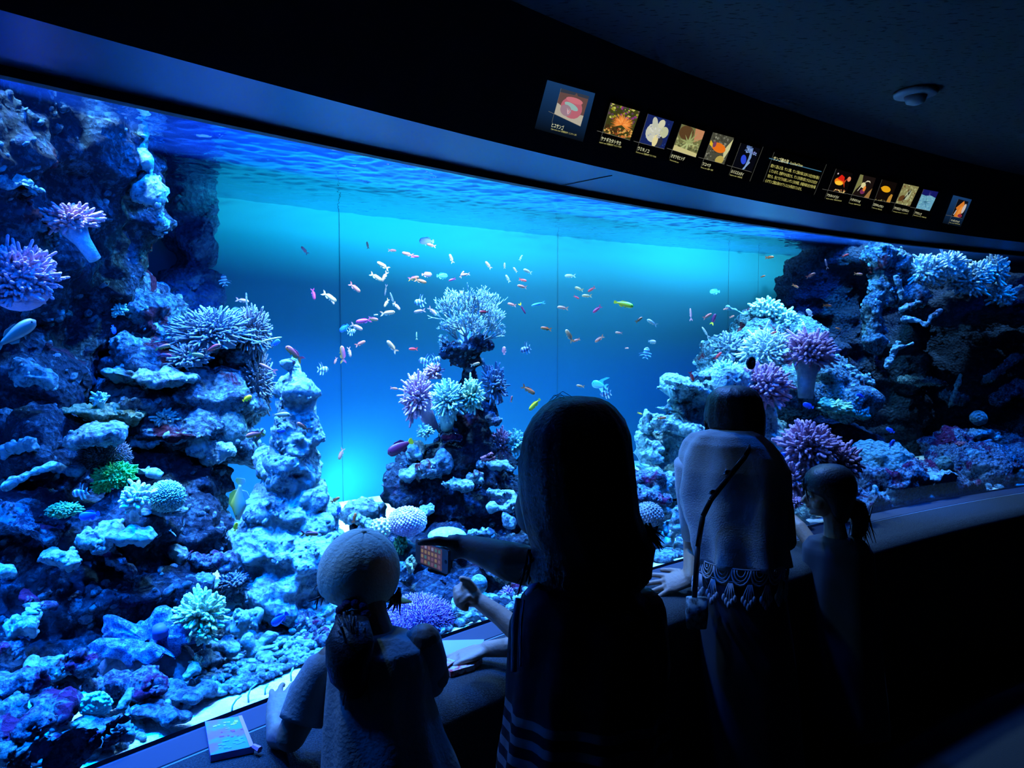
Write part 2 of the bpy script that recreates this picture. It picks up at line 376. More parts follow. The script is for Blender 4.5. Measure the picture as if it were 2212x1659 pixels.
# seabed
NU, NV = 260, 60; V = []; Fc = []
for i in range(NU + 1):
    a = 152 - 60 * i / NU
    for j in range(NV + 1):
        t = (j / NV) ** 1.4; r = R0 + .009 + (RW + .05 - R0) * t; p = arc(r, a, 0)
        z = .742 + .02 * noise.noise(Vector((p.x * 3, p.y * 3, 1))) * min(1, t * 8)
        z += .006 * noise.fractal(Vector((p.x * 18, p.y * 18, 5)), .7, 2, 3)
        z = min(z, .748) if t < .02 else z
        V.append((p.x, p.y, z))
for i in range(NU):
    for j in range(NV):
        a = i * (NV + 1) + j; Fc.append((a, a + 1, a + NV + 2, a + NV + 1))
o = link('floor_seabed', mesh('floor_seabed', V, Fc), mat('white_coral_sand', (.8, .84, .8), .95, bump=.8, bscale=160, col2=(.62, .68, .66), nscale=30)); tag(o, kind='structure')
ring('wall_plinth', [(R0 + .005, .76), (R0 + .005, .4), (RW, .4)], M_BLACK)
# water surface (TIR from below through the Fresnel node)
m, N, L = new_mat('water_surface'); o_ = N.new('ShaderNodeOutputMaterial'); mx = N.new('ShaderNodeMixShader'); t = N.new('ShaderNodeBsdfTransparent'); gl = N.new('ShaderNodeBsdfGlossy')
gl.inputs['Roughness'].default_value = .03; gl.inputs[0].default_value = (.50, .68, .80, 1); fr = N.new('ShaderNodeFresnel'); fr.inputs[0].default_value = 1.08
L.new(fr.outputs[0], mx.inputs[0]); L.new(t.outputs[0], mx.inputs[1]); L.new(gl.outputs[0], mx.inputs[2]); L.new(mx.outputs[0], o_.inputs[0])
V = []; Fc = []; NU, NV = 900, 170
for i in range(NU + 1):
    a = 148 - 50 * i / NU
    for j in range(NV + 1):
        p = arc(R0 + .02 + (RW + .01 - R0 - .02) * j / NV, a, ZS)
        q = Vector((p.x, p.y, 0))
        p.z += .0045 * noise.noise(q * 7) + .0036 * noise.noise(q * 19 + Vector((3, 1, 0))) + .0022 * noise.noise(q * 42)
        V.append(p)
for i in range(NU):
    for j in range(NV):
        a = i * (NV + 1) + j; Fc.append((a, a + NV + 1, a + NV + 2, a + 1))
me = mesh('water_surface', V, Fc); o = link('water_surface', me, m)
if me.polygons[0].normal.z < 0: me.flip_normals()
tag(o, kind='structure')
# water body: blue scattering haze
m, N, L = new_mat('tank_water'); o_ = N.new('ShaderNodeOutputMaterial'); v = N.new('ShaderNodeVolumeScatter'); ab = N.new('ShaderNodeVolumeAbsorption'); ad = N.new('ShaderNodeAddShader')
v.inputs['Color'].default_value = (.05, .25, 1.0, 1); v.inputs['Density'].default_value = .58; v.inputs['Anisotropy'].default_value = .0
ab.inputs['Color'].default_value = (.3, .85, 1.0, 1); ab.inputs['Density'].default_value = .06
L.new(v.outputs[0], ad.inputs[0]); L.new(ab.outputs[0], ad.inputs[1]); L.new(ad.outputs[0], o_.inputs['Volume'])
water = ring('water_body', [(R0 + .012, .5), (R0 + .012, ZS - .012), (RW - .012, ZS - .012), (RW - .012, .5)], m, 150, 95, closed=True)
# smoke detector
c = onz(1978, 197, 2.35); sd = empty('smoke_detector', c); tag(sd, 'small round white smoke detector on the dark speckled ceiling', 'smoke detector')
mw = mat('white_plastic', (.28, .29, .3), .5); g = G()
g.loft([(Vector((0, 0, -.002)), Vector((.062, 0, 0)), Vector((0, .062, 0))), (Vector((0, 0, -.012)), Vector((.06, 0, 0)), Vector((0, .06, 0))), (Vector((0, 0, -.016)), Vector((.045, 0, 0)), Vector((0, .045, 0)))], 28)
g.obj('base_plate', mw, sd); g = G()
g.loft([(Vector((0, 0, -.016)), Vector((.032, 0, 0)), Vector((0, .032, 0))), (Vector((0, 0, -.034)), Vector((.026, 0, 0)), Vector((0, .026, 0))), (Vector((0, 0, -.04)), Vector((.012, 0, 0)), Vector((0, .012, 0)))], 24)
g.obj('sensor_head', mw, sd)
# ================================================================ reef rocks
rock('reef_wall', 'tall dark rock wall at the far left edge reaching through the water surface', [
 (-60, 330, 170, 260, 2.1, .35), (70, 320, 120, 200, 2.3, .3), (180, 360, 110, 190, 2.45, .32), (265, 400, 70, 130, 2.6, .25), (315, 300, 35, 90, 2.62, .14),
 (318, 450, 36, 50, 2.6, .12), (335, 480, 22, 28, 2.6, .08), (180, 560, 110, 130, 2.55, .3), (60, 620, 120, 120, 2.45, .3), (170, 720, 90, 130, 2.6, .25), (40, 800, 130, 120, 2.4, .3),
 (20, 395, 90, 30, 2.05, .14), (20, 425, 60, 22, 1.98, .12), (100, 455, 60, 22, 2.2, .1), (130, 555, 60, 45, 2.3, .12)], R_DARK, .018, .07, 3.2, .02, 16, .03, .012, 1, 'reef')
rock('rock_buttress', 'bright knobbly crest of rock hanging under the water surface at upper left', [
 (318, 250, 30, 40, 2.42, .06), (300, 300, 22, 40, 2.42, .06), (312, 350, 24, 40, 2.42, .06), (330, 410, 24, 36, 2.42, .06), (345, 470, 18, 26, 2.42, .05), (325, 275, 30, 26, 2.42, .05)], R_WHITE, .012, .05, 9, .02, 26, .02, .01, 2, 'rock')
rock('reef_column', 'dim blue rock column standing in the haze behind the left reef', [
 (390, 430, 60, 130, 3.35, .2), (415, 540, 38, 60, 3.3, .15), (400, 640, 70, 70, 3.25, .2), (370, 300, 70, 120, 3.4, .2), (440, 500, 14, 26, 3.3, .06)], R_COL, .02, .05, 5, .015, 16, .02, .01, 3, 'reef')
rock('coral_reef', 'broad terraced left reef carrying the grey bushy corals', [
 (320, 700, 80, 70, 2.75, .22), (300, 640, 60, 40, 2.8, .15), (420, 745, 90, 60, 2.7, .22), (510, 770, 55, 90, 2.72, .18), (540, 850, 34, 80, 2.7, .14), (330, 790, 90, 50, 2.6, .24),
 (330, 850, 90, 40, 2.55, .25), (470, 860, 90, 60, 2.6, .25), (400, 930, 130, 50, 2.45, .22), (510, 950, 44, 46, 2.52, .14), (300, 880, 60, 30, 2.4, .15), (250, 760, 30, 40, 2.75, .12)], R_MID, .015, .07, 5, .015, 18, .05, .012, 4, 'reef')
rock('rock_shelf', 'tan-topped flat rock plate below the small teal coral on the left reef', [
 (180, 886, 42, 8, 2.2, .09), (230, 892, 60, 12, 2.25, .12), (275, 896, 34, 14, 2.28, .1)], R_TAN, .009, .02, 14, .008, 30, .008, .006, 5, 'rock')
rock('rock_slab', 'long smooth grey-blue stone leaning on the left reef above the green coral', [
 (175, 948, 34, 17, 1.98, .07, 14), (215, 938, 46, 20, 2.0, .08, 6), (250, 935, 20, 20, 2.0, .07)], R_PALE, .009, .012, 12, .004, 30, .004, .005, 6)
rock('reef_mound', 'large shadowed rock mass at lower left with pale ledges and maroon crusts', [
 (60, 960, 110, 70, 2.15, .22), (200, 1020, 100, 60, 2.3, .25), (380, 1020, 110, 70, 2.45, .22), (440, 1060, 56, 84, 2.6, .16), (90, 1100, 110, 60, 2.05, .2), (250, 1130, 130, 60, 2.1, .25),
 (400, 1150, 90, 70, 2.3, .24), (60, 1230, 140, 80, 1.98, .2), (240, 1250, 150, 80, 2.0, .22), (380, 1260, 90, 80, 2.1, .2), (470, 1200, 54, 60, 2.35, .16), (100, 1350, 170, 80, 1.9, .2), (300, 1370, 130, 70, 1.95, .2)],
 R_DARK, .015, .06, 5, .02, 16, .05, .012, 7, 'reef')  # deep shade between the pale ledges put into this darker rock colour
def ledge_(name, label, x, y, w, h, d, m=R_PALE, seed=0, til=0, cat='rock', group=None, amp=.02, knob=.01, n=3, fine=.007, vox=.008):
    rd = max(.03, w * d / F * .6); B = []; random.seed(seed + 50)
    for i in range(n):
        t = (i - (n - 1) / 2) / max(1, n - 1) if n > 1 else 0
        B.append((x + t * w * 1.1, y - t * w * 1.1 * math.tan(math.radians(til)) + random.uniform(-.25, .25) * h, w * random.uniform(.5, .7) / (1 if n > 1 else .6), h * random.uniform(.75, 1.05), d + random.uniform(-.03, .03), rd * random.uniform(.8, 1.1), til))
    return rock(name, label, B, m, vox, amp, 11, knob, 28, .008, fine, seed, cat, group)
ledge_('rock_ledge', 'pale flat ledge holding the teal dome coral, left reef', 355, 1106, 46, 9, 1.97, R_PALE, 11)
ledge_('rock_ledge', 'wide pale ledge with a maroon knob, below the pale finger coral', 270, 1148, 66, 20, 1.88, R_WHITE, 12, -4)
ledge_('rock_ledge', 'pale sloping ledge with maroon spots at the left edge, right of the log', 62, 1135, 62, 24, 1.85, R_PURP, 13, -25)
ledge_('rock_ledge', 'crumbly pale ledge running under the speckled domes of the left reef', 345, 948, 62, 16, 2.3, R_WHITE, 14, 4, knob=.02)
ledge_('rock_ledge', 'crumbly pale ledge hanging over the dark hollow, left of the white pinnacle', 460, 965, 40, 26, 2.35, R_WHITE, 15, -20, knob=.02)
ledge_('rock_ledge', 'thin pale ledge just right of the bright green coral', 318, 1018, 34, 9, 2.05, R_WHITE, 16, -8)
ledge_('rock_ledge', 'thin pale ledge left of the bright green coral', 145, 1018, 40, 9, 2.0, R_PALE, 17, -6)
ledge_('rock_ledge', 'pale rough rock face in the dark hollow at the left edge above the log', 40, 965, 44, 22, 1.95, R_PALE, 18, 20, knob=.02)
ledge_('rock_ledge', 'pale lumpy rock at the left edge below the grouper', 62, 805, 46, 26, 2.05, R_PALE, 19, -20, knob=.02)
ledge_('rock_ledge', 'pale craggy ledge at the left edge near the water surface', 35, 400, 50, 14, 1.93, R_WHITE, 20, -12, knob=.02)
ledge_('rock_ledge', 'pale terrace of rough rock below the yellow and pink fish pair', 325, 815, 84, 20, 2.34, R_PALE, 21, -6, knob=.02)
ledge_('rock_ledge', 'pale rough rock face left of the grey bushy corals', 300, 760, 50, 34, 2.5, R_PALE, 22, 0, knob=.02)
ledge_('rock_ledge', 'small pale rock with cauliflower knobs beneath the wide ledge, lower left', 132, 1208, 42, 16, 1.8, R_WHITE, 23, -8, knob=.02)
ledge_('rock_ledge', 'pale lump of rock at the far left edge, in line with the wide ledge shadow', 10, 1235, 24, 20, 1.72, R_WHITE, 24)
ledge_('rock_ledge', 'small pale branched rock stub above the clam, left side', 78, 1300, 30, 12, 1.75, R_PURP, 25, -25)
ledge_('rock_ledge', 'short pale stub of rock pointing right above the maroon boulder', 72, 1312, 20, 8, 1.7, R_WHITE, 26)
ledge_('rock_ledge', 'round-topped pale rock with a maroon flank, left of the pinnacle foot', 385, 1190, 24, 22, 2.0, R_WHITE, 27, 0, n=1)
ledge_('rock_ledge', 'ribbed pale shell-like rock beneath the blue damselfish', 195, 1175, 30, 22, 1.83, R_WHITE, 28, -30, knob=.02)
ledge_('rock_ledge', 'purple-crusted rubble heap right of the round-topped pale rock', 455, 1215, 50, 26, 2.05, R_PURP, 29, 0, knob=.02)
ledge_('rock_ledge', 'pinkish crusty mound behind the large pale green finger coral', 420, 1250, 30, 22, 2.0, R_PALE, 30)
ledge_('rock_ledge', 'purple streaked rock in shadow between the clam and the ledge, left', 150, 1330, 46, 40, 1.85, R_PURP, 31, 30)
ledge_('rock_ledge', 'maroon-edged dark rock running down from the shell-like rock', 250, 1215, 40, 18, 1.86, R_PURP, 32, -45)
ledge_('rock_ledge', 'pale crusted rock just below the short finger coral stalk', 335, 1255, 22, 28, 1.95, R_PALE, 33, 0, knob=.02)
# log-like pieces
def log_(name, label, pts, r, m=R_PALE, cat='coral branch', seed=0, group=None, amp=.012):
    g = G(); Q = [P(*p) for p in pts]
    g.capsule(Q, [r * (1 - .12 * i) for i in range(len(Q))], 12)
    me = remeshed(g, .006, 1); displace(me, amp, 14, .006, 40, 0, .004, seed); o = link(name, me, m); v = getv(me); setorigin(o, (v[:, 0].mean(), v[:, 1].mean(), v[:, 2].min())); return tag(o, label, cat, group)
log_('coral_log', 'straight pale coral log slanting up to the right near the left edge', [(14, 1048, 1.72), (70, 1024, 1.76), (126, 1000, 1.8)], .013, R_PALE)
log_('coral_log', 'thick mottled coral stick standing upright beside the turquoise disc coral', [(262, 1532, 1.5), (275, 1505, 1.52), (287, 1488, 1.54)], .011, R_PALE, seed=2)
log_('coral_log', 'pale coral stick lying below the giant clam at its right end', [(400, 1462, 1.72), (428, 1438, 1.75)], .013, R_PALE, seed=3)
log_('coral_log', 'pale coral finger lying on the rubble left of the sand, lowest on the left', [(120, 1573, 1.45), (150, 1569, 1.46), (175, 1562, 1.47)], .012, R_WHITE, seed=4)
log_('coral_log', 'grey upright coral log leaning against the purple star coral', [(948, 1318, 2.3), (962, 1350, 2.25), (972, 1376, 2.22)], .018, R_PALE, seed=5)
log_('coral_log', 'rounded pale coral lobe lying right of the large pale green finger coral', [(560, 1392, 1.97), (578, 1378, 1.98), (592, 1374, 1.99)], .018, R_PALE, seed=6)
log_('coral_log', 'upright forked coral stump on the rubble below the pinnacle', [(545, 1410, 1.9), (538, 1390, 1.9), (535, 1382, 1.9)], .014, R_PALE, seed=7)
log_('coral_log', 'pale coral log half buried at the edge of the sand, left of the capped child', [(500, 1442, 1.86), (560, 1420, 1.9), (660, 1402, 1.95)], .012, R_PALE, seed=8)
log_('coral_log', 'short pale coral piece above the blue damselfish at the pinnacle foot', [(572, 1330, 2.1), (590, 1342, 2.1)], .02, R_WHITE, seed=9)
# foreground boulders left
bl = [('maroon and white mottled boulder at the far left edge', 50, 1350, 34, 28, 1.68, R_WHITE), ('long pale boulder with maroon holes at the left edge, level with the clam', 40, 1470, 62, 34, 1.52, R_PURP),
 ('mottled pale boulder joining the long boulder to the lilac rock', 105, 1440, 44, 26, 1.6, R_PALE), ('lilac crusted upright rock left of the giant clam', 176, 1432, 34, 36, 1.62, R_PURP),
 ('round purple knobbly boulder left of the turquoise disc coral', 110, 1530, 48, 34, 1.5, R_PURP), ('purple crumbly boulder under the clam, above the upright coral stick', 280, 1480, 66, 34, 1.66, R_PURP),
 ('dark purple rock behind the turquoise disc coral', 210, 1470, 30, 24, 1.66, R_PURP), ('maroon and pale flat rock at the lower left edge', 40, 1580, 54, 22, 1.4, R_PURP),
 ('low grey rock bordering the left tip of the sand', 230, 1575, 60, 22, 1.48, R_PALE), ('long low grey rock bordering the middle of the sand', 330, 1535, 70, 16, 1.6, R_MID),
 ('grey rock bordering the sand just below the clam', 400, 1500, 50, 16, 1.68, R_MID), ('round dark green boulder in the bottom left corner', 25, 1645, 40, 32, 1.32, R_GREY),
 ('purple and white boulder against the glass at the bottom left', 180, 1640, 66, 30, 1.36, R_PURP), ('low purple rock against the glass between two patches of sand', 270, 1612, 60, 16, 1.42, R_PURP),
 ('pale stone beside the dark green boulder in the bottom left corner', 80, 1630, 24, 16, 1.36, R_WHITE),
 ('rounded rubble boulder right of the large pale green finger coral', 520, 1345, 38, 26, 2.0, R_PALE), ('lumpy pale boulder below the pinnacle foot', 480, 1400, 30, 20, 1.86, R_PALE),
 ('crusty boulder with tiny knobs right of the clam', 450, 1425, 26, 20, 1.82, R_PALE), ('maroon tinted boulder behind the capped child, left side', 660, 1345, 40, 26, 2.1, R_PURP),
 ('purple crusted round rock just left of the capped child', 685, 1385, 24, 22, 2.0, R_PURP), ('pale boulder between the blue damselfish and the capped child', 640, 1320, 30, 18, 2.15, R_PALE),
 ('knobbly pale boulder behind the large pale green finger coral', 500, 1270, 34, 30, 2.15, R_PALE)]
for i, (lb, x, y, rx, ry, d, m) in enumerate(bl):
    ledge_('boulder', lb, x, y, rx, ry, d, m, 60 + i, random.choice((-12, 0, 10)), 'rock', None, .016, .022, 3, .008, .008)
for i, (x, y, rx, ry, d, lb) in enumerate([(18, 1530, 34, 24, 1.48, 'shadowed purple boulder under the long pale boulder at the left edge'), (90, 1600, 40, 20, 1.42, 'purple stone between the maroon flat rock and the glass'), (150, 1600, 36, 20, 1.44, 'knobbly stone left of the sand tip, bottom left'), (20, 1400, 30, 24, 1.62, 'dark stone below the maroon and white boulder at the left edge'), (120, 1490, 36, 20, 1.58, 'purple stone squeezed under the lilac upright rock'), (340, 1500, 40, 20, 1.68, 'grey stone behind the long low rock by the sand')]):
    ledge_('boulder', lb, x, y, rx, ry, d, R_PURP if i != 5 else R_MID, 90 + i, 0, 'rock', None, .016, .022, 3, .008, .009)
# pinnacle
rock('rock_pinnacle', 'tall white knobbly cone-shaped rock pinnacle left of centre', [
 (630, 800, 20, 38, 2.36, .05), (634, 850, 28, 50, 2.36, .08), (632, 900, 44, 50, 2.36, .1), (640, 950, 52, 50, 2.36, .13), (628, 1010, 64, 55, 2.36, .16), (618, 1090, 84, 60, 2.36, .18),
 (640, 1120, 84, 50, 2.38, .2), (600, 1170, 86, 60, 2.3, .22), (650, 1200, 100, 70, 2.33, .25), (600, 1260, 76, 60, 2.25, .22), (670, 1290, 96, 50, 2.3, .22), (560, 1110, 30, 50, 2.33, .1), (530, 1160, 30, 36, 2.3, .1)],
 R_WHITE, .010, .045, 8, .035, 16, .0, .008, 40, 'rock')
# centre pillar
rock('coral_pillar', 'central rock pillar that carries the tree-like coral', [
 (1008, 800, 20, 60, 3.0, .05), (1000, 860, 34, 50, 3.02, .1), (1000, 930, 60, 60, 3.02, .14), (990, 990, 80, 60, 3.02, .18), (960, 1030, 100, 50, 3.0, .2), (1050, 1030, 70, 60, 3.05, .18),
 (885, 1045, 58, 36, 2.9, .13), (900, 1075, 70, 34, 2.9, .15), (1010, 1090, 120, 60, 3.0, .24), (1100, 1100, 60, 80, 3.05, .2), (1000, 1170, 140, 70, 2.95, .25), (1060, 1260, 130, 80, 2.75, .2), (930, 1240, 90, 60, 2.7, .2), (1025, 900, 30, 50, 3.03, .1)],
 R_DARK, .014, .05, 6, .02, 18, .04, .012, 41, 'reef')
rock('reef_mound', 'dark rubble-covered rock spreading at the foot of the central pillar', [
 (860, 1200, 80, 60, 2.75, .2), (960, 1230, 110, 70, 2.6, .22), (1080, 1270, 110, 70, 2.6, .2), (1180, 1220, 130, 90, 2.85, .25), (1290, 1180, 120, 80, 3.1, .25), (800, 1170, 50, 40, 2.8, .15), (880, 1290, 80, 50, 2.4, .14), (1000, 1320, 100, 40, 2.38, .1), (1340, 1120, 90, 60, 3.3, .2), (780, 1310, 90, 50, 2.35, .14), (790, 1220, 60, 50, 2.6, .14)],
 R_DARK, .014, .05, 6, .02, 18, .04, .012, 49, 'reef')
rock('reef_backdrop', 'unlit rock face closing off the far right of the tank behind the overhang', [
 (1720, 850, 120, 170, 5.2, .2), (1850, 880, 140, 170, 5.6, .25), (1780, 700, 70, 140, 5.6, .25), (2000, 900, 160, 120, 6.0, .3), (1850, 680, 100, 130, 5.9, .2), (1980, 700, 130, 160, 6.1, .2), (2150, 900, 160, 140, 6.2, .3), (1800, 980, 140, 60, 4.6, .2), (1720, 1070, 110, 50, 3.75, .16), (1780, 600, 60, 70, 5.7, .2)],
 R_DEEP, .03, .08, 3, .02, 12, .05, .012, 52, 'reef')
rock('jagged_rock', 'dark jagged rock cap balanced on the pillar under the tree-like coral', [(1005, 752, 56, 13, 3.0, .1), (1035, 742, 30, 16, 3.0, .08), (970, 765, 26, 10, 3.0, .07), (1008, 772, 32, 16, 3.0, .06)], R_DARK, .009, .03, 12, .012, 30, .01, .008, 42)
cl = [('pale rough ledge on the left shoulder of the central pillar', 905, 1018, 34, 20, 2.78, 20, R_PALE), ('lumpy pale rock on the pillar above the left shoulder', 945, 1005, 26, 26, 2.8, 20, R_PALE),
 ('pale crest rock high on the left side of the pillar, by the dark red fish', 900, 978, 14, 24, 2.9, 40, R_WHITE), ('thin pale shelf across the middle of the pillar', 985, 1045, 34, 7, 2.72, -6, R_WHITE),
 ('pale ring-shaped rock right of the thin shelf on the pillar', 1030, 1035, 20, 20, 2.78, 0, R_PALE), ('small pale knob above the ring-shaped rock', 1037, 1004, 11, 10, 2.85, 0, R_WHITE),
 ('pale flat crust right of the pillar beside the standing woman', 1085, 1008, 30, 12, 2.85, -8, R_PALE), ('thin pale ledge low on the pillar touching the standing woman', 1085, 1068, 32, 7, 2.75, -14, R_WHITE),
 ('small pale rock in the shadow at the middle of the pillar', 924, 1104, 18, 14, 2.62, 20, R_PALE), ('purple ruffled rock on the upper pillar under the teal corals', 996, 890, 12, 12, 2.88, 0, R_PURP),
 ('purple ruffled rock on the right side of the upper pillar', 1065, 910, 14, 15, 2.92, -30, R_PURP), ('pale strip of rock on the pillar above the big shadow', 975, 945, 22, 9, 2.85, -10, R_PURP),
 ('arched pale rock above the phone arm', 1082, 1100, 26, 8, 2.6, -8, R_WHITE), ('curled pale rock beside the cheek of the standing woman', 1108, 1092, 9, 22, 2.6, -60, R_WHITE),
 ('pale cauliflower rock beside the cheek of the standing woman', 1100, 1128, 14, 14, 2.55, 0, R_PALE), ('pale mound between the yellow bubble coral and the gap of open water', 790, 1110, 44, 26, 2.85, 10, R_PALE),
 ('smooth pale rock edge right of the open water gap', 788, 1132, 26, 12, 2.65, -30, R_WHITE), ('dark lumpy rock below the lilac ball coral', 875, 1200, 34, 40, 2.5, 0, R_MID),
 ('purple crusted rock beneath the phone arm', 1065, 1222, 36, 9, 2.45, -18, R_PURP), ('pale crusted rock seen above the phone arm', 1040, 1152, 26, 10, 2.6, -6, R_PALE),
 ('pale rubble rock below the purple star coral', 935, 1368, 34, 18, 2.15, 0, R_PALE), ('purple crust tip right of the fist, beside the striped shirt', 1105, 1290, 22, 26, 2.45, 30, R_PURP),
 ('upright tan stub below the phone', 888, 1222, 10, 20, 2.35, 0, R_TAN), ('small rough rock hidden left of the tan stub', 873, 1240, 14, 18, 2.4, 0, R_PALE)]
for i, (lb, x, y, rx, ry, d, til, m) in enumerate(cl):
    ledge_('pillar_rock', lb, x, y, rx, ry, d, m, 100 + i, til, 'rock', None, .016, .014, 3, .007, .008)
# right reef
rock('coral_reef', 'bright right-hand reef in front of the leaning woman', [
 (1500, 838, 50, 14, 3.7, .12, -14), (1470, 828, 26, 10, 3.7, .08), (1530, 870, 60, 40, 3.8, .2), (1470, 910, 30, 60, 3.75, .12), (1570, 850, 60, 50, 3.8, .2), (1440, 930, 46, 30, 3.65, .14), (1410, 960, 26, 46, 3.62, .1),
 (1500, 960, 70, 60, 3.7, .25), (1600, 960, 90, 90, 3.9, .3), (1480, 1050, 90, 60, 3.5, .22), (1400, 1090, 60, 60, 3.3, .2), (1500, 1140, 130, 60, 3.35, .16), (1700, 1010, 90, 80, 3.9, .3), (1650, 1120, 130, 50, 3.6, .2), (1590, 830, 80, 40, 4.0, .2)],
 R_WHITE, .016, .06, 5, .025, 16, .04, .012, 43, 'reef')
rock('reef_slope', 'hazy teal reef slope at the back right under the plate corals', [
 (1600, 770, 70, 60, 4.7, .25), (1560, 780, 50, 60, 4.6, .2), (1640, 720, 60, 50, 4.8, .2), (1700, 740, 70, 60, 4.8, .25), (1770, 830, 90, 60, 4.5, .3), (1830, 870, 60, 40, 4.4, .25), (1700, 860, 80, 60, 4.4, .3)],
 R_MID, .02, .06, 4, .02, 14, .03, .012, 44, 'reef')
rock('rock_column', 'bright-edged rock column rising to the surface at the right', [
 (1900, 560, 34, 40, 4.75, .12), (1905, 620, 26, 50, 4.75, .12), (1885, 670, 22, 40, 4.7, .1), (1882, 740, 22, 20, 4.65, .1), (1890, 700, 20, 50, 4.7, .1), (1930, 580, 46, 40, 4.8, .15), (1960, 640, 50, 24, 4.8, .14)],
 R_MID, .013, .04, 7, .02, 20, .01, .01, 45, 'rock')
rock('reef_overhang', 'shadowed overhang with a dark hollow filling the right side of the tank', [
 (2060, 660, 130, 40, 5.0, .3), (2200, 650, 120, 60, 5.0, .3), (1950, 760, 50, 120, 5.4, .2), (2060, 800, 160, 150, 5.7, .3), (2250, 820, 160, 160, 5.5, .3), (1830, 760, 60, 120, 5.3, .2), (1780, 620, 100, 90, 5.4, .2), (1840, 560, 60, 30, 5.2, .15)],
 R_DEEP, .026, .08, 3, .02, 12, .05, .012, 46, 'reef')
rock('reef_mound', 'low rubble reef along the glass at the lower right', [
 (1900, 1040, 90, 50, 4.0, .25), (2000, 1050, 110, 40, 4.2, .22), (2100, 1010, 90, 50, 4.5, .24), (2180, 1010, 80, 50, 4.7, .24), (1830, 1090, 90, 40, 3.75, .16), (2060, 960, 60, 40, 4.8, .2), (2140, 960, 60, 40, 5.0, .2), (2250, 960, 60, 70, 5.0, .3)],
 R_PURP, .016, .05, 6, .025, 18, .03, .012, 47, 'reef')
rl = [('flat pale rock plate jutting left over the open water on the right reef', 1480, 832, 44, 9, 3.55, -16, R_WHITE), ('pale round-mouthed rock behind the flat plate', 1515, 815, 20, 12, 3.65, 0, R_PALE),
 ('bright arched rock at the left end of the right reef', 1402, 915, 14, 22, 3.5, 60, R_WHITE), ('pale rough rock step between the arched rock and the leaning woman', 1470, 920, 44, 18, 3.45, -8, R_WHITE),
 ('pale column rock standing below the flat plate', 1447, 880, 12, 34, 3.65, 80, R_PALE), ('glowing pale rock foot at the left of the right reef', 1405, 985, 18, 30, 3.4, 70, R_WHITE),
 ('mauve blurred rock beside the standing woman\'s hair', 1400, 1040, 34, 24, 3.2, -20, R_PURP), ('pale rock right of the mauve rock, touching the leaning woman', 1445, 1050, 30, 30, 3.2, 30, R_WHITE),
 ('flat purple rock under the mauve rock, right of the standing woman', 1400, 1075, 40, 12, 3.1, -10, R_PURP), ('pale hooked rubble by the leaning woman\'s forearm', 1455, 1130, 30, 26, 2.95, 40, R_WHITE),
 ('dim teal ledge behind the leaning woman at mid height, right', 1815, 885, 54, 14, 4.2, -14, R_TEAL), ('pale rock lump at the end of the teal ledge', 1860, 890, 20, 12, 4.2, 0, R_PALE),
 ('pale leaning rock slab at the foot of the bright-edged column', 1858, 835, 12, 30, 4.4, 60, R_PALE), ('pale triangular rock left of the leaning slab', 1820, 800, 24, 8, 4.4, 10, R_PALE),
 ('flat pale plates stacked behind the girl in front of the dome coral', 1960, 1020, 40, 9, 4.1, 0, R_WHITE), ('pale crest of rubble on the right reef base', 2005, 1035, 50, 10, 4.0, 6, R_WHITE),
 ('hollow pale rock low behind the girl with the ponytail', 1895, 1075, 20, 18, 3.75, -20, R_PALE), ('rough pale rock against the glass right of the hollow rock', 1935, 1075, 22, 22, 3.8, 0, R_PALE),
 ('white rubble strip along the glass behind the girl with the ponytail', 1895, 1106, 30, 6, 3.6, 10, R_WHITE), ('lilac domed rock against the glass at right', 2095, 1060, 26, 14, 4.05, 8, R_PURP),
 ('dark green lump at the right edge above the glass line', 2195, 1030, 20, 20, 4.4, 0, R_GREY), ('pale rock cluster hanging in the shade of the overhang at right', 2060, 860, 26, 18, 5.0, -20, R_MID),
 ('dim shelf of rock in the overhang, left of the hanging cluster', 2000, 825, 44, 8, 5.1, -6, R_MID), ('pale slanting rock high in the overhang shade at far right', 2160, 800, 40, 10, 5.0, 40, R_MID),
 ('purple knobbly rock under the slanting rock at far right', 2180, 850, 34, 20, 4.9, 30, R_PURP), ('rough rock crest right of the dome coral', 2130, 940, 30, 14, 4.7, 0, R_PALE)]
for i, (lb, x, y, rx, ry, d, til, m) in enumerate(rl):
    ledge_('reef_rock', lb, x, y, rx, ry, d, m, 140 + i, til, 'rock', None, .02, .018, 3, .009, .010)
for i, (a, b, c_) in enumerate([((1948, 668, 4.55), (1985, 652, 4.5), 'pale coral stick reaching left from the right column, topmost of three'), ((1952, 688, 4.5), (1998, 700, 4.45), 'pale coral stick in the middle of three beside the right column'), ((1998, 700, 4.4), (2030, 672, 4.4), 'pale coral stick rising right from the middle one beside the right column'),
      ((1940, 740, 4.5), (1915, 790, 4.45), 'thick pale stick hanging down beside the right column'), ((1925, 760, 4.4), (1970, 742, 4.4), 'short pale stick branching right from the hanging thick stick'), ((2150, 612, 4.8), (2180, 580, 4.8), 'pale stick above the far right top corals'), ((2160, 650, 4.7), (2205, 620, 4.7), 'pale stick at the right edge under the water surface'),
      ((1935, 600, 4.6), (1948, 645, 4.6), 'thin curved root-like stick on the right column'), ((1570, 665, 4.5), (1605, 680, 4.5), 'pale stick pointing left from the plate corals at the back right'), ((2075, 810, 4.8), (2050, 880, 4.9), 'dim long stick leaning in the shade of the right overhang')]):
    log_('coral_stick', c_, [a, ((a[0] + b[0]) / 2 + 2, (a[1] + b[1]) / 2 - 3, a[2]), b], .018 if i < 8 else .014, R_PALE, seed=20 + i)
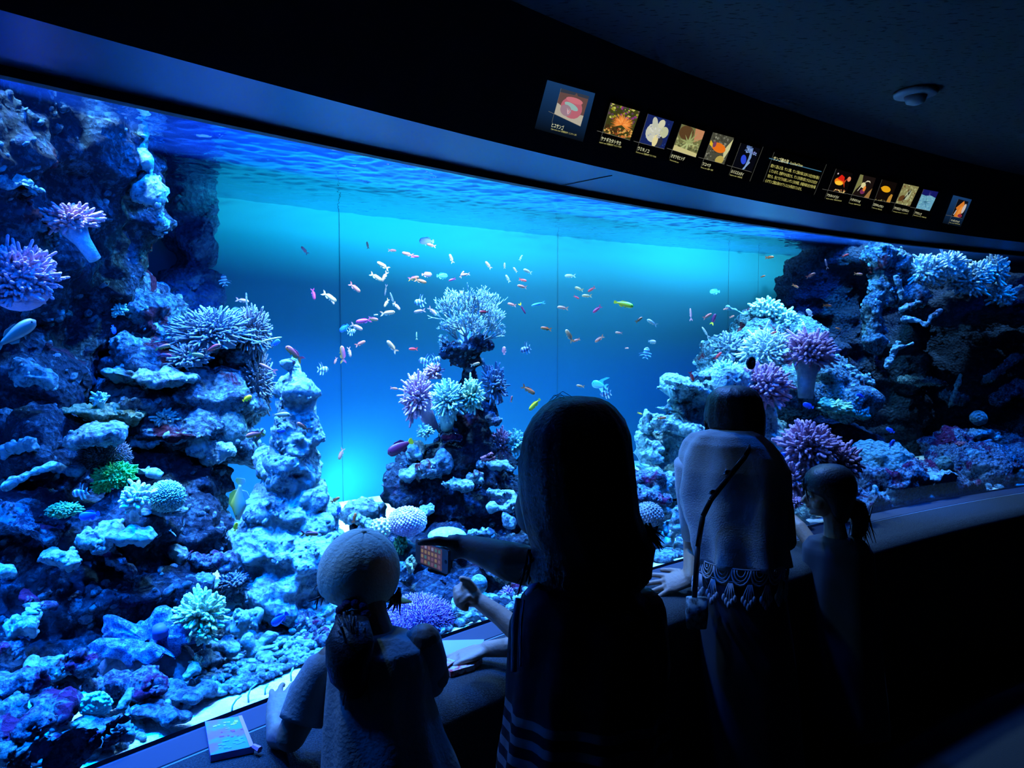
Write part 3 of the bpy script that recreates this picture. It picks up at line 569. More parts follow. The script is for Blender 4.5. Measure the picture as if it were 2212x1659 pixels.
# loose rubble on the seabed: uncountable
random.seed(5); g = G()
def scatter(cx, cy, w, h, n, s0, s1):
    for i in range(n):
        x = random.uniform(cx - w, cx + w); y = random.uniform(cy - h, cy + h); p = onz(x, y, .745); r, a = polar(p)
        if r < R0 + .05 or r > RW - .05: continue
        s = random.uniform(s0, s1); p.z = .745 + s * .4
        rot = Matrix.Rotation(random.uniform(0, 6), 3, 'Z') @ Matrix.Rotation(random.uniform(-.8, .8), 3, 'X')
        g.sphere(p, (s * random.uniform(.6, 1.9), s * random.uniform(.6, 1.), s * random.uniform(.5, .9)), rot, 8, 5)
# band between the reef and the sand
for i in range(1500):
    t = random.random(); x = 330 + 380 * t; yb = 1560 - 130 * t + (-6 * math.sin(t * 9)); y = yb - abs(random.gauss(0, 34)) - 8
    p = onz(x, y, .745); r, a = polar(p)
    if r < R0 + .03: continue
    s = random.uniform(.004, .013); p.z = .745 + s * .5 + .012 * abs(random.gauss(0, 1)) * min(1, (yb - y) / 40)
    g.sphere(p, (s * random.uniform(.7, 1.8), s * random.uniform(.6, 1.), s * random.uniform(.5, .9)), Matrix.Rotation(random.uniform(0, 6), 3, 'Z') @ Matrix.Rotation(random.uniform(-.8, .8), 3, 'X'), 8, 5)
scatter(600, 1370, 130, 50, 500, .006, .018); scatter(1000, 1330, 140, 60, 500, .006, .02); scatter(1440, 1180, 90, 45, 260, .008, .025); scatter(1950, 1085, 260, 35, 500, .008, .03); scatter(150, 1610, 160, 45, 260, .004, .012)
o = g.obj('coral_rubble', R_PALE); tag(o, 'loose broken coral rubble strewn over the seabed between rocks and sand', 'rubble', kind='stuff')
o = rock('sand_bank', 'grey gravelly bank edging the white sand in front of the lower left reef', [(470, 1480, 130, 18, 1.83, .12, 18), (330, 1550, 90, 16, 1.68, .1, 20), (600, 1440, 90, 16, 1.95, .1, 14)], R_PALE, .009, .02, 12, .014, 40, 0, .008, 48, 'gravel')
# ================================================================ corals
def cmat(name, c1, c2, ns=40): return mat(name, c1, .85, 0, .6, 150, 0, c2, ns)
C_LILAC = cmat('coral_lilac', (.55, .3, .42), (.45, .25, .38)); C_PINK = cmat('coral_pink', (.6, .3, .36), (.45, .22, .3))
C_TEAL = cmat('coral_pale_teal', (.4, .72, .62), (.28, .55, .5)); C_GREY = cmat('coral_blue_grey', (.17, .24, .3), (.11, .17, .22))
C_BROWN = cmat('coral_brown_grey', (.2, .18, .18), (.12, .13, .15)); C_GREEN = cmat('coral_bright_green', (.06, .62, .10), (.03, .4, .08), 60)
C_DGREEN = cmat('coral_dull_green', (.08, .38, .14), (.05, .26, .12), 60); C_LIME = cmat('coral_pale_green', (.5, .74, .46), (.36, .6, .4))
C_WHITE = cmat('coral_white_green', (.7, .85, .78), (.52, .7, .66)); C_TREE = cmat('coral_tree_grey', (.34, .42, .38), (.22, .32, .3))
C_PURP = cmat('coral_purple', (.35, .2, .6), (.18, .12, .4)); C_CREAM = cmat('coral_cream', (.8, .78, .5), (.62, .62, .42)); C_TRUNK = cmat('coral_trunk', (.35, .45, .55), (.26, .36, .46))
C_BALL = cmat('coral_ball_lilac', (.62, .5, .66), (.42, .32, .5)); C_RED = cmat('coral_dull_red', (.4, .12, .14), (.25, .08, .1)); C_TURQ = cmat('coral_turquoise', (.3, .85, .72), (.2, .62, .55), 80)
def fib(n, seed=0):
    for i in range(n):
        z = 1 - 2 * (i + .5) / n; a = i * 2.399963 + seed; r = math.sqrt(1 - z * z); yield Vector((r * math.cos(a), r * math.sin(a), z))
def coral_root(name, label, base, cat='coral', group=None): return tag(empty(name, base), label, cat, group)
def put(g, name, m, root): 
    for i, v in enumerate(g.V): g.V[i] = v - root.location
    return g.obj(name, m, root)
def finger_coral(label, cx, cy, rx, ry, d, n, fr, m, seed=0, inner=.45, wob=.18, facing=(-.2, -.55, .75), lim=-.25, core=None, stalk=None, name='finger_coral', nseg=4, rd=None, droop=0, tipf=.7, group=None, sides=6):
    random.seed(seed + 900); k = d / F; c = P(cx, cy, d); f = Vector(facing).normalized(); rv = Vector((rx * k, (rd or (rx + ry) / 2 * k), ry * k))
    base = P(*stalk[:3]) if stalk else P(cx, cy + ry * .55, d)
    root = coral_root(name, label, base, 'coral', group)
    g = G()
    for q in fib(n, seed):
        if q.dot(f) < lim or q.z > .985: continue
        q = (q + Vector([random.gauss(0, .12) for _ in range(3)])).normalized()
        L_ = random.uniform(.82, 1.06); pts = []
        j = Vector([random.gauss(0, wob) for _ in range(3)])
        for s in range(nseg):
            t = inner + (L_ - inner) * s / (nseg - 1); v = q + j * ((s / (nseg - 1)) ** 1.5) * .6 + Vector((0, 0, -droop * (s / (nseg - 1)) ** 2))
            pts.append(c + Vector((v.x * rv.x, v.y * rv.y, v.z * rv.z)) * t)
        pts.append(pts[-1] + (pts[-1] - pts[-2]).normalized() * fr * .9); g.tube(pts, [fr * (1, 1.0, 1.0, .95)[int(s * 3 / (nseg - 1))] for s in range(nseg)] + [fr * .4], sides)
    put(g, 'tentacles', m, root)
    g = G(); g.sphere(c, (rv.x * (inner + .12), rv.y * (inner + .1), rv.z * (inner + .12)), None, 16, 10)
    if stalk:
        sr = stalk[3] if len(stalk) > 3 else .02; g.tube([base, base.lerp(c, .5) + Vector((0, 0, .0)), c], [sr * .8, sr, sr * 1.9], 14)
    else: g.tube([base, c], [rv.x * .6, rv.x * .5], 12)
    put(g, 'stalk', core or m, root); return root
def branch(g, p, dr, l, r, lev, spread, kids, up=.15):
    q = p + dr * l; mid = p + dr * l * .5 + Vector([random.gauss(0, l * .05) for _ in range(3)])
    g.tube([p, mid, q], [r, r * .88, r * .75], 6 if lev > 1 else 5)
    if lev == 0: return
    for i in range(kids):
        dd = (dr + Vector([random.gauss(0, spread) for _ in range(3)]) + Vector((0, 0, up))).normalized()
        branch(g, q - dr * l * random.uniform(0, .35), dd, l * random.uniform(.62, .85), r * .7, lev - 1, spread, kids, up)
def bush_coral(label, base, tips, r, m, lev=3, kids=3, seed=0, name='branching_coral', lenf=.42, spread=.42, trunk=None):
    random.seed(seed + 333); b = P(*base); root = coral_root(name, label, b)
    g = G(); gt = G()
    for t in tips:
        e = P(*t[:3]); sp = t[3] if len(t) > 3 else spread; dv = e - b; L_ = dv.length; dr = dv.normalized()
        mid = b + dr * L_ * .38 + Vector((0, 0, -.05 * L_)); gt.tube([b, b.lerp(mid, .5), mid], [r * 3.2, r * 2.4, r * 1.7], 10)
        for q in range(4): branch(g, mid, (dr + Vector([random.gauss(0, .28) for _ in range(3)])).normalized(), L_ * lenf * .62, r, lev, sp, kids)
    put(g, 'branches', m, root); put(gt, 'stalk', trunk or m, root); return root
def dome_coral(label, cx, cy, rx, ry, d, m, bump=.006, bf=60, name='dome_coral', rd=None, seed=0, nub=0, nm=None, til=0, base=None, stars=0, sr=.0016, sl=.008):
    k = d / F; c = P(cx, cy, d); root = coral_root(name, label, c - Vector((0, 0, ry * k * .6)))
    g = G(); rot = Matrix.Rotation(-math.atan2(c.x, c.y), 3, 'Z') @ Matrix.Rotation(math.radians(-til), 3, 'Y'); rv = (rx * k, rd or rx * k * .9, ry * k)
    g.sphere((0, 0, 0), rv, None, 90, 60); V = []
    for v in g.V:
        dd = noise.voronoi(Vector(v) * bf + Vector((seed, 0, 0)))[0]; n_ = Vector((v.x / rv[0] ** 2, v.y / rv[1] ** 2, v.z / rv[2] ** 2)).normalized()
        h = bump * (1 - 1.6 * dd[0]) + bump * .8 * noise.noise(v * 22)
        V.append(c + rot @ (v + n_ * h))
    g.V = V; put(g, 'coral_head', m, root)
    if nub or stars:
        random.seed(seed + 77); h = G()
        for q in fib(nub or stars, seed):
            if (rot @ q).y > .35: continue
            p = c + rot @ Vector((q.x * rv[0], q.y * rv[1], q.z * rv[2]))
            if nub: s = (rx * k) * (.085 if nub > 200 else .2) * random.uniform(.7, 1.25); h.sphere(p, s, None, 10, 7)
            else:
                qn = (rot @ q + Vector([random.gauss(0, .35) for _ in range(3)])).normalized(); h.tube([p, p + qn * sl * random.uniform(.6, 1.3)], [sr, sr * .8], 5)
        put(h, 'knobs' if nub else 'polyps', nm or m, root)
    return root
# left side
finger_coral('large lilac finger coral at the left edge', 42, 610, 82, 80, 1.92, 950, .0042, C_LILAC, 1, .66, .14, (.1, -.6, .8), -.1)
finger_coral('pink tentacled coral with a thick white stalk, upper left below the water surface', 152, 482, 66, 36, 2.12, 420, .0045, C_PINK, 2, .45, .25, (-.1, -.5, .8), -.1, core=C_TRUNK, stalk=(205, 560, 2.12, .022))
finger_coral('wide blue-grey bushy coral on the terraced left reef', 458, 722, 84, 54, 2.5, 900, .0034, C_GREY, 3, .5, .25, (-.2, -.6, .75), -.1, nseg=3, sides=5)
finger_coral('brown-grey bushy coral at the right end of the left reef', 545, 722, 38, 56, 2.58, 500, .0032, C_BROWN, 4, .5, .25, (.4, -.5, .6), -.3, nseg=3, sides=5)
finger_coral('brown-grey coral hanging down the right face of the left reef', 552, 830, 34, 64, 2.6, 500, .0035, C_BROWN, 5, .5, .25, (.6, -.6, .2), -.3, nseg=3, sides=5)
finger_coral('grey feathery coral below the orange fish on the left reef', 410, 775, 44, 30, 2.42, 300, .0034, C_GREY, 6, .5, .3, nseg=3, sides=5)
finger_coral('small teal finger coral with a stout stalk on the tan plate', 215, 862, 17, 17, 2.18, 70, .004, C_TEAL, 7, .4, .2, stalk=(218, 884, 2.18, .012))
finger_coral('teal branching coral right of the tan plate', 290, 890, 34, 22, 2.3, 220, .0035, C_TEAL, 8, .4, .25, nseg=3)
finger_coral('teal branching coral above the speckled rocks, right of the other teal one', 352, 905, 36, 22, 2.34, 240, .0035, C_TEAL, 9, .4, .25, nseg=3)
finger_coral('small sea-green coral high on the left reef near the dark cave', 258, 672, 18, 16, 2.5, 90, .004, C_TEAL, 10, .4, .25, nseg=3)
dome_coral('fuzzy brown-grey dome coral above the bright green one', 228, 985, 46, 30, 2.05, C_BROWN, .004, 60, stars=1500, sr=.0012, sl=.012)
finger_coral('bright green bushy coral at left', 252, 1030, 44, 30, 2.0, 900, .0024, C_GREEN, 11, .72, .2, nseg=3, sides=5)
finger_coral('bright green bushy coral lobe drooping below the main green one', 222, 1050, 18, 18, 1.98, 300, .0024, C_GREEN, 12, .7, .2, nseg=3, sides=5)
finger_coral('pale stubby finger coral on a white stalk right below the bright green coral', 296, 1078, 34, 34, 1.88, 150, .0052, C_WHITE, 13, .45, .2, (-.1, -.6, .7), -.2, stalk=(290, 1124, 1.88, .014))
dome_coral('knobbly teal dome coral right of the stubby finger coral', 360, 1072, 35, 30, 1.96, C_TEAL, .002, 60, stars=1100, sr=.0022, sl=.007, seed=3)
finger_coral('flattened dull green coral left of the blue damselfish', 140, 1103, 36, 16, 1.86, 600, .0022, C_DGREEN, 14, .7, .2, nseg=3, sides=5)
finger_coral('large pale green finger coral right of the giant clam', 436, 1328, 56, 50, 1.82, 330, .0042, C_LIME, 15, .4, .22, (-.1, -.6, .7), -.2)
finger_coral('small pale green finger coral under the larger one', 445, 1372, 24, 18, 1.78, 90, .0036, C_LIME, 16, .4, .25)
dome_coral('flat turquoise disc coral standing on edge near the sand, bottom left', 205, 1524, 32, 30, 1.5, C_TURQ, .004, 130, rd=.012, name='disc_coral')
dome_coral('speckled grey dome coral left of two under the left reef', 415, 900, 20, 26, 2.4, R_GREY, .002, 90)
dome_coral('large speckled grey dome coral beside the white pinnacle', 498, 928, 34, 46, 2.42, R_GREY, .002, 90)
finger_coral('tiny pale green tuft at the foot of the clam', 428, 1432, 14, 16, 1.78, 70, .003, C_LIME, 17, .4, .25)
finger_coral('small dark-tipped bush coral between the pale green coral and the pinnacle', 508, 1262, 32, 26, 2.12, 260, .0036, C_GREY, 18, .5, .25, nseg=3)
# giant clam
c = P(318, 1385, 1.78); k = 1.78 / F; cl = tag(empty('giant_clam', c - Vector((0, 0, .07))), 'giant clam with a blue mottled frilly mantle at lower left', 'clam')
M_MANT = rock_mat('clam_mantle', (.35, .5, .78), (.06, .12, .38), (.4, .6, .85), .5, 45, 30, .66); M_SHELL = mat('clam_shell', (.08, .09, .12), .8, bump=.6, bscale=50)
ax = Vector((math.cos(.1), math.sin(.1), 0)).normalized(); upv = Vector((-.1, -.5, .86)).normalized(); ay = upv.cross(ax).normalized()
V = []; Fc = []; NT, NSG = 160, 14
for i in range(NT):
    a = 2 * math.pi * i / NT; lob = 1 + .16 * math.cos(5 * a) + .04 * math.cos(23 * a)
    for j in range(NSG + 1):
        s = j / NSG; rx_ = (.006 + .108 * s * lob); ry_ = (.004 + .066 * s * lob)
        h = .034 * math.sin(math.pi * min(1, s * .62)) * (1 + .5 * math.cos(5 * a)) + .012 * s * math.sin(11 * a) * s - .05 * max(0, s - .72) * (1.4)
        q = ax * (rx_ * math.cos(a)) + ay * (ry_ * math.sin(a)) + upv * h; V.append(q + Vector((0, 0, .07)))
for i in range(NT):
    for j in range(NSG):
        p = i * (NSG + 1) + j; q = ((i + 1) % NT) * (NSG + 1) + j; Fc.append((p, q, q + 1, p + 1))
V2 = V + [v - upv * .006 for v in V]; n0 = len(V); Fc2 = Fc + [tuple(n0 + x for x in reversed(f)) for f in Fc]
link('mantle', mesh('mantle', V2, Fc2), M_MANT, cl)
g = G()
for s_ in (-1, 1):
    V = []
    for i in range(25):
        u_ = math.pi * i / 24
        for j in range(61):
            a = math.pi * j / 60; rb = 1 + .13 * abs(math.cos(5 * a)) + .02 * math.sin(i * 2.2)
            q = ax * (.105 * math.cos(a) * math.sin(u_ * .5 + .4) * rb) + ay * (s_ * .06 * math.sin(a) * rb * math.sin(u_ * .5 + .4)) - Vector((0, 0, .085 * (i / 24))) + Vector((0, 0, .062)); V.append(q)
    Fc = [(i * 61 + j, i * 61 + j + 1, (i + 1) * 61 + j + 1, (i + 1) * 61 + j) for i in range(24) for j in range(60)]
    g.add(V, Fc)
g.obj('shell', M_SHELL, cl)
g = G(); g.tube([ax * .045 + ay * -.008 + upv * .03 + Vector((0, 0, .07)), ax * .045 + upv * .055 + Vector((0, 0, .07))], [.02, .014], 20); g.obj('siphon', mat('clam_siphon', (.02, .05, .22), .7), cl)
# centre pillar
bush_coral('tree-like pale coral crowning the central pillar', (1008, 752, 2.98), [(955, 690, 2.95), (968, 630, 2.95), (985, 615, 3.0), (1012, 618, 2.98), (1035, 640, 2.93), (1055, 618, 3.0), (1078, 640, 3.02), (1094, 672, 2.97), (1092, 706, 2.95), (942, 738, 2.95), (1000, 670, 2.88), (1040, 690, 2.88)], .0042, C_TREE, 3, 3, 1, 'tree_coral', trunk=C_TRUNK, spread=.3)
finger_coral('lilac fan-like coral on the upper left of the pillar', 905, 862, 36, 56, 2.9, 420, .0045, C_LILAC, 20, .45, .2, (-.6, -.5, .5), -.1, stalk=(935, 925, 2.95, .03), nseg=3)
finger_coral('teal bushy coral in the middle of the pillar', 968, 868, 34, 46, 2.82, 420, .0042, C_TEAL, 21, .45, .2, (0, -.7, .6), -.1, stalk=(965, 925, 2.9, .03), nseg=3)
finger_coral('green-grey bushy coral right of the teal one on the pillar', 1018, 858, 26, 40, 2.86, 300, .0042, C_LIME, 22, .45, .2, (.2, -.7, .5), -.1, nseg=3)
finger_coral('purple-grey spiky coral on the upper right of the pillar', 1064, 836, 30, 48, 2.98, 260, .0045, C_GREY, 23, .45, .2, (.6, -.4, .6), -.1, nseg=3)
finger_coral('pale tuft of coral at the upper left shoulder of the pillar by the neck', 940, 806, 24, 22, 3.0, 150, .004, C_PINK, 24, .45, .2, (-.4, -.5, .6), 0, nseg=3)
finger_coral('pale pink bushy coral right of the pillar, beside the standing woman', 1082, 962, 26, 32, 3.0, 240, .0045, C_PINK, 25, .4, .2, (.3, -.6, .6), -.2, nseg=3)
finger_coral('pale teal bushy coral touching the standing woman\'s hair', 1112, 958, 24, 26, 3.0, 200, .0045, C_TEAL, 26, .4, .2, (.3, -.6, .6), -.2, nseg=3)
finger_coral('small teal tuft on the pillar above the dark red fish', 918, 934, 16, 18, 2.85, 110, .004, C_TEAL, 27, .4, .2, nseg=3)
bush_coral('dull red branching twig coral right of the pillar', (1040, 992, 2.8), [(1068, 968, 2.8), (1080, 990, 2.8)], .003, C_RED, 1, 2, 5, 'twig_coral')
dome_coral('lilac ball coral in front of the pillar foot', 880, 1126, 40, 30, 2.48, C_BALL, .001, 20, 'ball_coral', nub=420, nm=C_BALL, seed=4)
dome_coral('cream bubble coral left of the lilac ball coral', 822, 1142, 20, 22, 2.4, C_CREAM, .001, 20, 'bubble_coral', nub=60, nm=C_CREAM, seed=5)
dome_coral('smooth bright turquoise dome coral just above the phone hand', 966, 1158, 42, 18, 2.45, C_TURQ, .001, 90, seed=6)
dome_coral('purple star-polyp dome behind the capped child\'s shoulder', 905, 1338, 70, 46, 2.17, C_PURP, .002, 40, stars=2600, sr=.0016, sl=.014, nm=C_PURP, seed=7)
dome_coral('white spotted disc coral behind the fist', 1034, 1262, 19, 22, 2.24, rock_mat('spotted_disc', (.75, .85, .85), (.12, .2, .3), (.7, .8, .8), .46, 70), .001, 80, 'disc_coral', rd=.02, seed=8)
finger_coral('small purple tuft beside the striped shirt sleeve', 1096, 1282, 13, 15, 2.4, 80, .003, C_PURP, 28, .4, .2, nseg=3)
log_('antler_coral', 'white antler-shaped coral lying along the glass, arm pointing right', [(985, 1298, 2.2), (980, 1318, 2.18), (1010, 1328, 2.18), (1045, 1342, 2.2), (1070, 1344, 2.22)], .015, R_WHITE, 'coral', 50)
finger_coral('small green coral lump below the yellow bubble coral', 866, 1178, 14, 22, 2.5, 160, .004, C_DGREEN, 29, .6, .2, nseg=3)
# right side
finger_coral('white-green dome of fine coral at the back right, behind the round dark disc', 1655, 758, 50, 46, 4.1, 700, .0062, C_WHITE, 30, .6, .2, nseg=3, sides=5)
finger_coral('lilac mushroom-shaped finger coral with a trunk at back right', 1745, 762, 56, 44, 4.05, 700, .0085, C_LILAC, 31, .5, .25, (0, -.5, .8), -.15, core=C_TRUNK, stalk=(1740, 860, 4.05, .05), nseg=3)
finger_coral('lilac finger coral right above the leaning woman\'s head', 1648, 838, 54, 48, 3.75, 620, .0078, C_LILAC, 32, .5, .22, (0, -.6, .7), -.2, nseg=3)
finger_coral('large lilac finger coral between the leaning woman and the dome coral', 1745, 968, 60, 54, 3.5, 640, .0078, C_LILAC, 33, .5, .22, (-.1, -.6, .7), -.2, nseg=3)
finger_coral('lilac finger coral behind the top of the ponytailed girl\'s head', 1815, 1000, 40, 50, 3.55, 260, .0078, C_LILAC, 34, .5, .22, (.2, -.6, .6), -.2, nseg=3)
finger_coral('lilac finger coral against the leaning woman\'s right side', 1708, 1040, 28, 40, 3.45, 200, .0075, C_LILAC, 35, .5, .22, (-.4, -.6, .5), -.2, nseg=3)
finger_coral('small lilac tuft above the girl\'s forearm', 1716, 1086, 18, 14, 3.3, 90, .0055, C_LILAC, 36, .4, .22, nseg=3)
for i, (x, y, rx, ry) in enumerate([(1655, 668, 34, 22), (1690, 690, 34, 22), (1650, 706, 26, 14), (1712, 706, 24, 16)]):
    finger_coral(('teal leafy coral at the top of the back right slope', 'teal leafy coral on the slope, right of the topmost one', 'small teal leafy coral above the white-green dome', 'teal leafy coral at the right end of the slope above the lilac mushroom')[i], x, y, rx, ry, 4.7, 260, .009, C_TEAL, 40 + i, .7, .2, nseg=3, sides=5, name='leaf_coral')
finger_coral('hazy blue bush coral left of the white-green dome', 1575, 762, 42, 38, 4.5, 420, .007, C_GREY, 45, .6, .25, nseg=3, sides=5)
finger_coral('hazy pale bush coral below the blue one, above the flat plate rock', 1570, 806, 34, 26, 4.3, 260, .006, C_TEAL, 46, .6, .25, nseg=3, sides=5)
dome_coral('wide shingled dome coral behind the ponytailed girl', 1895, 1006, 76, 50, 4.0, R_GREY, .02, 18, name='shingle_coral', seed=9, stars=0)
dome_coral('dim brain coral ball in the shade at the right', 2114, 903, 17, 16, 4.7, R_GREY, .004, 40, name='brain_coral')
dome_coral('grey brain coral ball right of the dome coral', 2040, 1003, 18, 18, 4.2, R_GREY, .004, 40, name='brain_coral')
dome_coral('pale blue brain coral lump above the rubble at right', 2100, 985, 24, 16, 4.4, R_PALE, .006, 40, name='brain_coral')
finger_coral('red sponge at the right edge of the reef', 2166, 1006, 15, 12, 4.5, 130, .006, C_RED, 47, .7, .2, nseg=3, name='red_sponge')
finger_coral('small dull red sponge above the brain coral ball at right', 2078, 961, 13, 6, 4.5, 80, .005, C_RED, 48, .7, .2, nseg=3, name='red_sponge')
for i, (x, y, rx, ry, lb) in enumerate([(1998, 585, 34, 34, 'white fine coral first from the left along the top right ledge'), (2048, 578, 34, 30, 'pale turquoise coral second from the left along the top right ledge'), (2090, 612, 34, 34, 'pale branching coral hanging below the top right ledge'), (2118, 590, 26, 24, 'white rounded coral third along the top right ledge'), (2148, 585, 20, 32, 'grey upright coral at the right of the top right ledge'), (2160, 640, 26, 22, 'dim coral under the right end of the top right ledge')]):
    finger_coral(lb, x, y, rx, ry, 4.7, 420, .0075, C_WHITE if i in (0, 1, 3) else C_TREE, 50 + i, .6, .3, (0, -.6, .7), -.4, nseg=3, sides=5)
dome_coral('crusty brain coral behind the lace hem, between the two women', 1400, 1112, 32, 26, 2.98, C_BROWN, .002, 30, 'ball_coral', nub=260, nm=C_BROWN, seed=11)
bush_coral('pale twisted coral branches between the two women near the glass', (1440, 1175, 2.95), [(1420, 1135, 2.95), (1450, 1130, 2.95), (1475, 1135, 3.0)], .007, C_WHITE, 1, 2, 12, 'twig_coral')
finger_coral('pale green shelf coral below the lilac mushroom coral at right', 1800, 880, 38, 14, 4.15, 200, .006, C_LIME, 60, .6, .25, nseg=3)
# ================================================================ fish
FM = {}
def fish_mat(back, belly, name):
    if name in FM: return FM[name]
    m, N, L = new_mat('fish_' + name); o = N.new('ShaderNodeOutputMaterial'); b = N.new('ShaderNodeBsdfPrincipled'); L.new(b.outputs[0], o.inputs[0]); b.inputs['Roughness'].default_value = .45
    tc = N.new('ShaderNodeTexCoord'); s = N.new('ShaderNodeSeparateXYZ'); L.new(tc.outputs['Object'], s.inputs[0]); r = N.new('ShaderNodeMapRange'); r.inputs[1].default_value = -.12; r.inputs[2].default_value = .12
    L.new(s.outputs[2], r.inputs[0]); mx = N.new('ShaderNodeMix'); mx.data_type = 'RGBA'; L.new(r.outputs[0], mx.inputs[0]); mx.inputs[6].default_value = (*belly, 1); mx.inputs[7].default_value = (*back, 1); L.new(mx.outputs[2], b.inputs['Base Color'])
    FM[name] = m; return m
def stripe_mat(name, a, bcol, sc):
    if name in FM: return FM[name]
    m, N, L = new_mat('fish_' + name); o = N.new('ShaderNodeOutputMaterial'); b = N.new('ShaderNodeBsdfPrincipled'); L.new(b.outputs[0], o.inputs[0]); b.inputs['Roughness'].default_value = .4
    tc = N.new('ShaderNodeTexCoord'); s = N.new('ShaderNodeSeparateXYZ'); L.new(tc.outputs['Object'], s.inputs[0]); q = N.new('ShaderNodeMath'); q.operation = 'MULTIPLY'; q.inputs[1].default_value = sc; L.new(s.outputs[0], q.inputs[0])
    f = N.new('ShaderNodeMath'); f.operation = 'SINE'; L.new(q.outputs[0], f.inputs[0]); g_ = N.new('ShaderNodeMath'); g_.operation = 'GREATER_THAN'; g_.inputs[1].default_value = .15; L.new(f.outputs[0], g_.inputs[0])
    mx = N.new('ShaderNodeMix'); mx.data_type = 'RGBA'; L.new(g_.outputs[0], mx.inputs[0]); mx.inputs[6].default_value = (*a, 1); mx.inputs[7].default_value = (*bcol, 1); L.new(mx.outputs[2], b.inputs['Base Color'])
    FM[name] = m; return m
M_EYE = mat('fish_eye', (.01, .01, .02), .1)
def fin_geo(g, pts, th=.006):
    """flat closed polygon in the xz plane given a real thickness"""
    n = len(pts); V = [Vector((x, -th, z)) for x, z in pts] + [Vector((x, th, z)) for x, z in pts]
    Fc = [tuple(range(n)), tuple(range(2 * n - 1, n - 1, -1))] + [(i, i + n, (i + 1) % n + n, (i + 1) % n) for i in range(n)]
    g.add(V, Fc)
def make_fish(kind):
    """unit-length fish along +x (head at +x); returns dict part -> mesh"""
    prof = {'anthias': (.135, .062, .40), 'damsel': (.21, .075, .42), 'wrasse': (.135, .07, .5), 'coris': (.2, .08, .5), 'cardinal': (.24, .07, .4), 'slim': (.075, .05, .45), 'idol': (.22, .06, .4), 'grouper': (.15, .1, .5), 'trumpet': (.03, .026, .6), 'gobylike': (.09, .055, .5), 'filefish': (.2, .05, .5)}[kind]
    hh, ww, pk = prof; x0 = -.26 if kind in ('anthias', 'damsel', 'cardinal', 'idol') else -.34; x1 = .5; rings = []; ns = 14
    for i in range(ns + 1):
        t = i / ns; x = x1 + (x0 - x1) * t
        h = hh * (math.sin(math.pi * min(1, t ** .62 * .93 + .02))) ** .8; h = max(h, hh * .17 if t > .5 else hh * .05); wd = max(ww * math.sin(math.pi * min(1, t ** .55 * .9 + .03)), ww * .12)
        if kind == 'filefish': h = hh * (1 - abs(t - .45) * 1.7) if t < .9 else hh * .2; h = max(h, hh * .14)
        rings.append((Vector((x, 0, .01 * math.sin(t * 3))), Vector((0, wd, 0)), Vector((0, 0, h))))
    out = {}; g = G(); g.loft(rings, 12); out['body'] = g
    tl = x0; g = G()
    if kind in ('anthias', 'slim', 'gobylike', 'cardinal', 'idol'):
        s = {'anthias': .17, 'slim': .12, 'gobylike': .1, 'cardinal': .26, 'idol': .16}[kind]
        fin_geo(g, [(tl + .03, .03), (tl - .10, .06 + s * .5), (tl - .24, s), (tl - .12, .02), (tl - .10, 0), (tl - .12, -.02), (tl - .24, -s), (tl - .10, -.06 - s * .5), (tl + .03, -.03)])
    else: fin_geo(g, [(tl + .03, .03), (tl - .08, hh * .6), (tl - .15, hh * .5), (tl - .16, 0), (tl - .15, -hh * .5), (tl - .08, -hh * .6), (tl + .03, -.03)])
    out['tail_fin'] = g; g = G()
    if kind == 'cardinal': fin_geo(g, [(.15, hh * .8), (.02, hh * 1.2), (-.1, hh * 2.6), (-.14, hh * 2.5), (-.04, hh * 1.1), (-.02, hh * .75)]); fin_geo(g, [(-.06, hh * .6), (-.22, hh * 2.0), (-.36, hh * 2.5), (-.2, hh * 1.2), (-.15, hh * .4)])
    elif kind == 'idol': fin_geo(g, [(.2, hh * .7), (.0, hh * 1.5), (-.3, hh * 2.3), (-.5, hh * 2.4), (-.15, hh * 1.2), (-.2, hh * .3)])
    elif kind == 'trumpet': fin_geo(g, [(-.2, .02), (-.26, .06), (-.3, .02)])
    else: fin_geo(g, [(.24, hh * .75), (.14, hh * 1.22), (-.1, hh * 1.2), (-.2, hh * .75), (-.22, hh * .3), (0, hh * .7)])
    out['dorsal_fin'] = g; g = G()
    if kind == 'cardinal': fin_geo(g, [(.12, -hh * .7), (.05, -hh * 1.9), (-.05, -hh * 2.1), (-.0, -hh * .7)]); fin_geo(g, [(-.03, -hh * .6), (-.16, -hh * 1.8), (-.3, -hh * 2.0), (-.16, -hh * .4)])
    elif kind == 'idol': fin_geo(g, [(.05, -hh * .8), (-.1, -hh * 1.5), (-.24, -hh * 1.3), (-.2, -hh * .3)])
    elif kind == 'trumpet': fin_geo(g, [(-.2, -.02), (-.26, -.06), (-.3, -.02)])
    else: fin_geo(g, [(.02, -hh * .75), (-.06, -hh * 1.25), (-.2, -hh * .85), (-.22, -hh * .3)]); fin_geo(g, [(.18, -hh * .7), (.08, -hh * 1.45), (.1, -hh * .7)])
    out['anal_fin'] = g; g = G()
    for s in (-1, 1): g.sphere((.40 if kind != 'trumpet' else .36, s * ww * .72, hh * .18), min(.022, ww * .4), None, 8, 6)
    out['eyes'] = g; return out
FMESH = {}
def fish_mesh(kind, part, g, m):
    key = (kind, part, m.name)
    if key not in FMESH: me = mesh(kind + '_' + part, g.V, g.F); me.materials.append(m); me.polygons.foreach_set('use_smooth', [part in ('body', 'eyes')] * len(me.polygons)); FMESH[key] = me
    return FMESH[key]
GEO = {k: make_fish(k) for k in ('anthias', 'damsel', 'wrasse', 'coris', 'cardinal', 'slim', 'idol', 'grouper', 'trumpet', 'gobylike', 'filefish')}
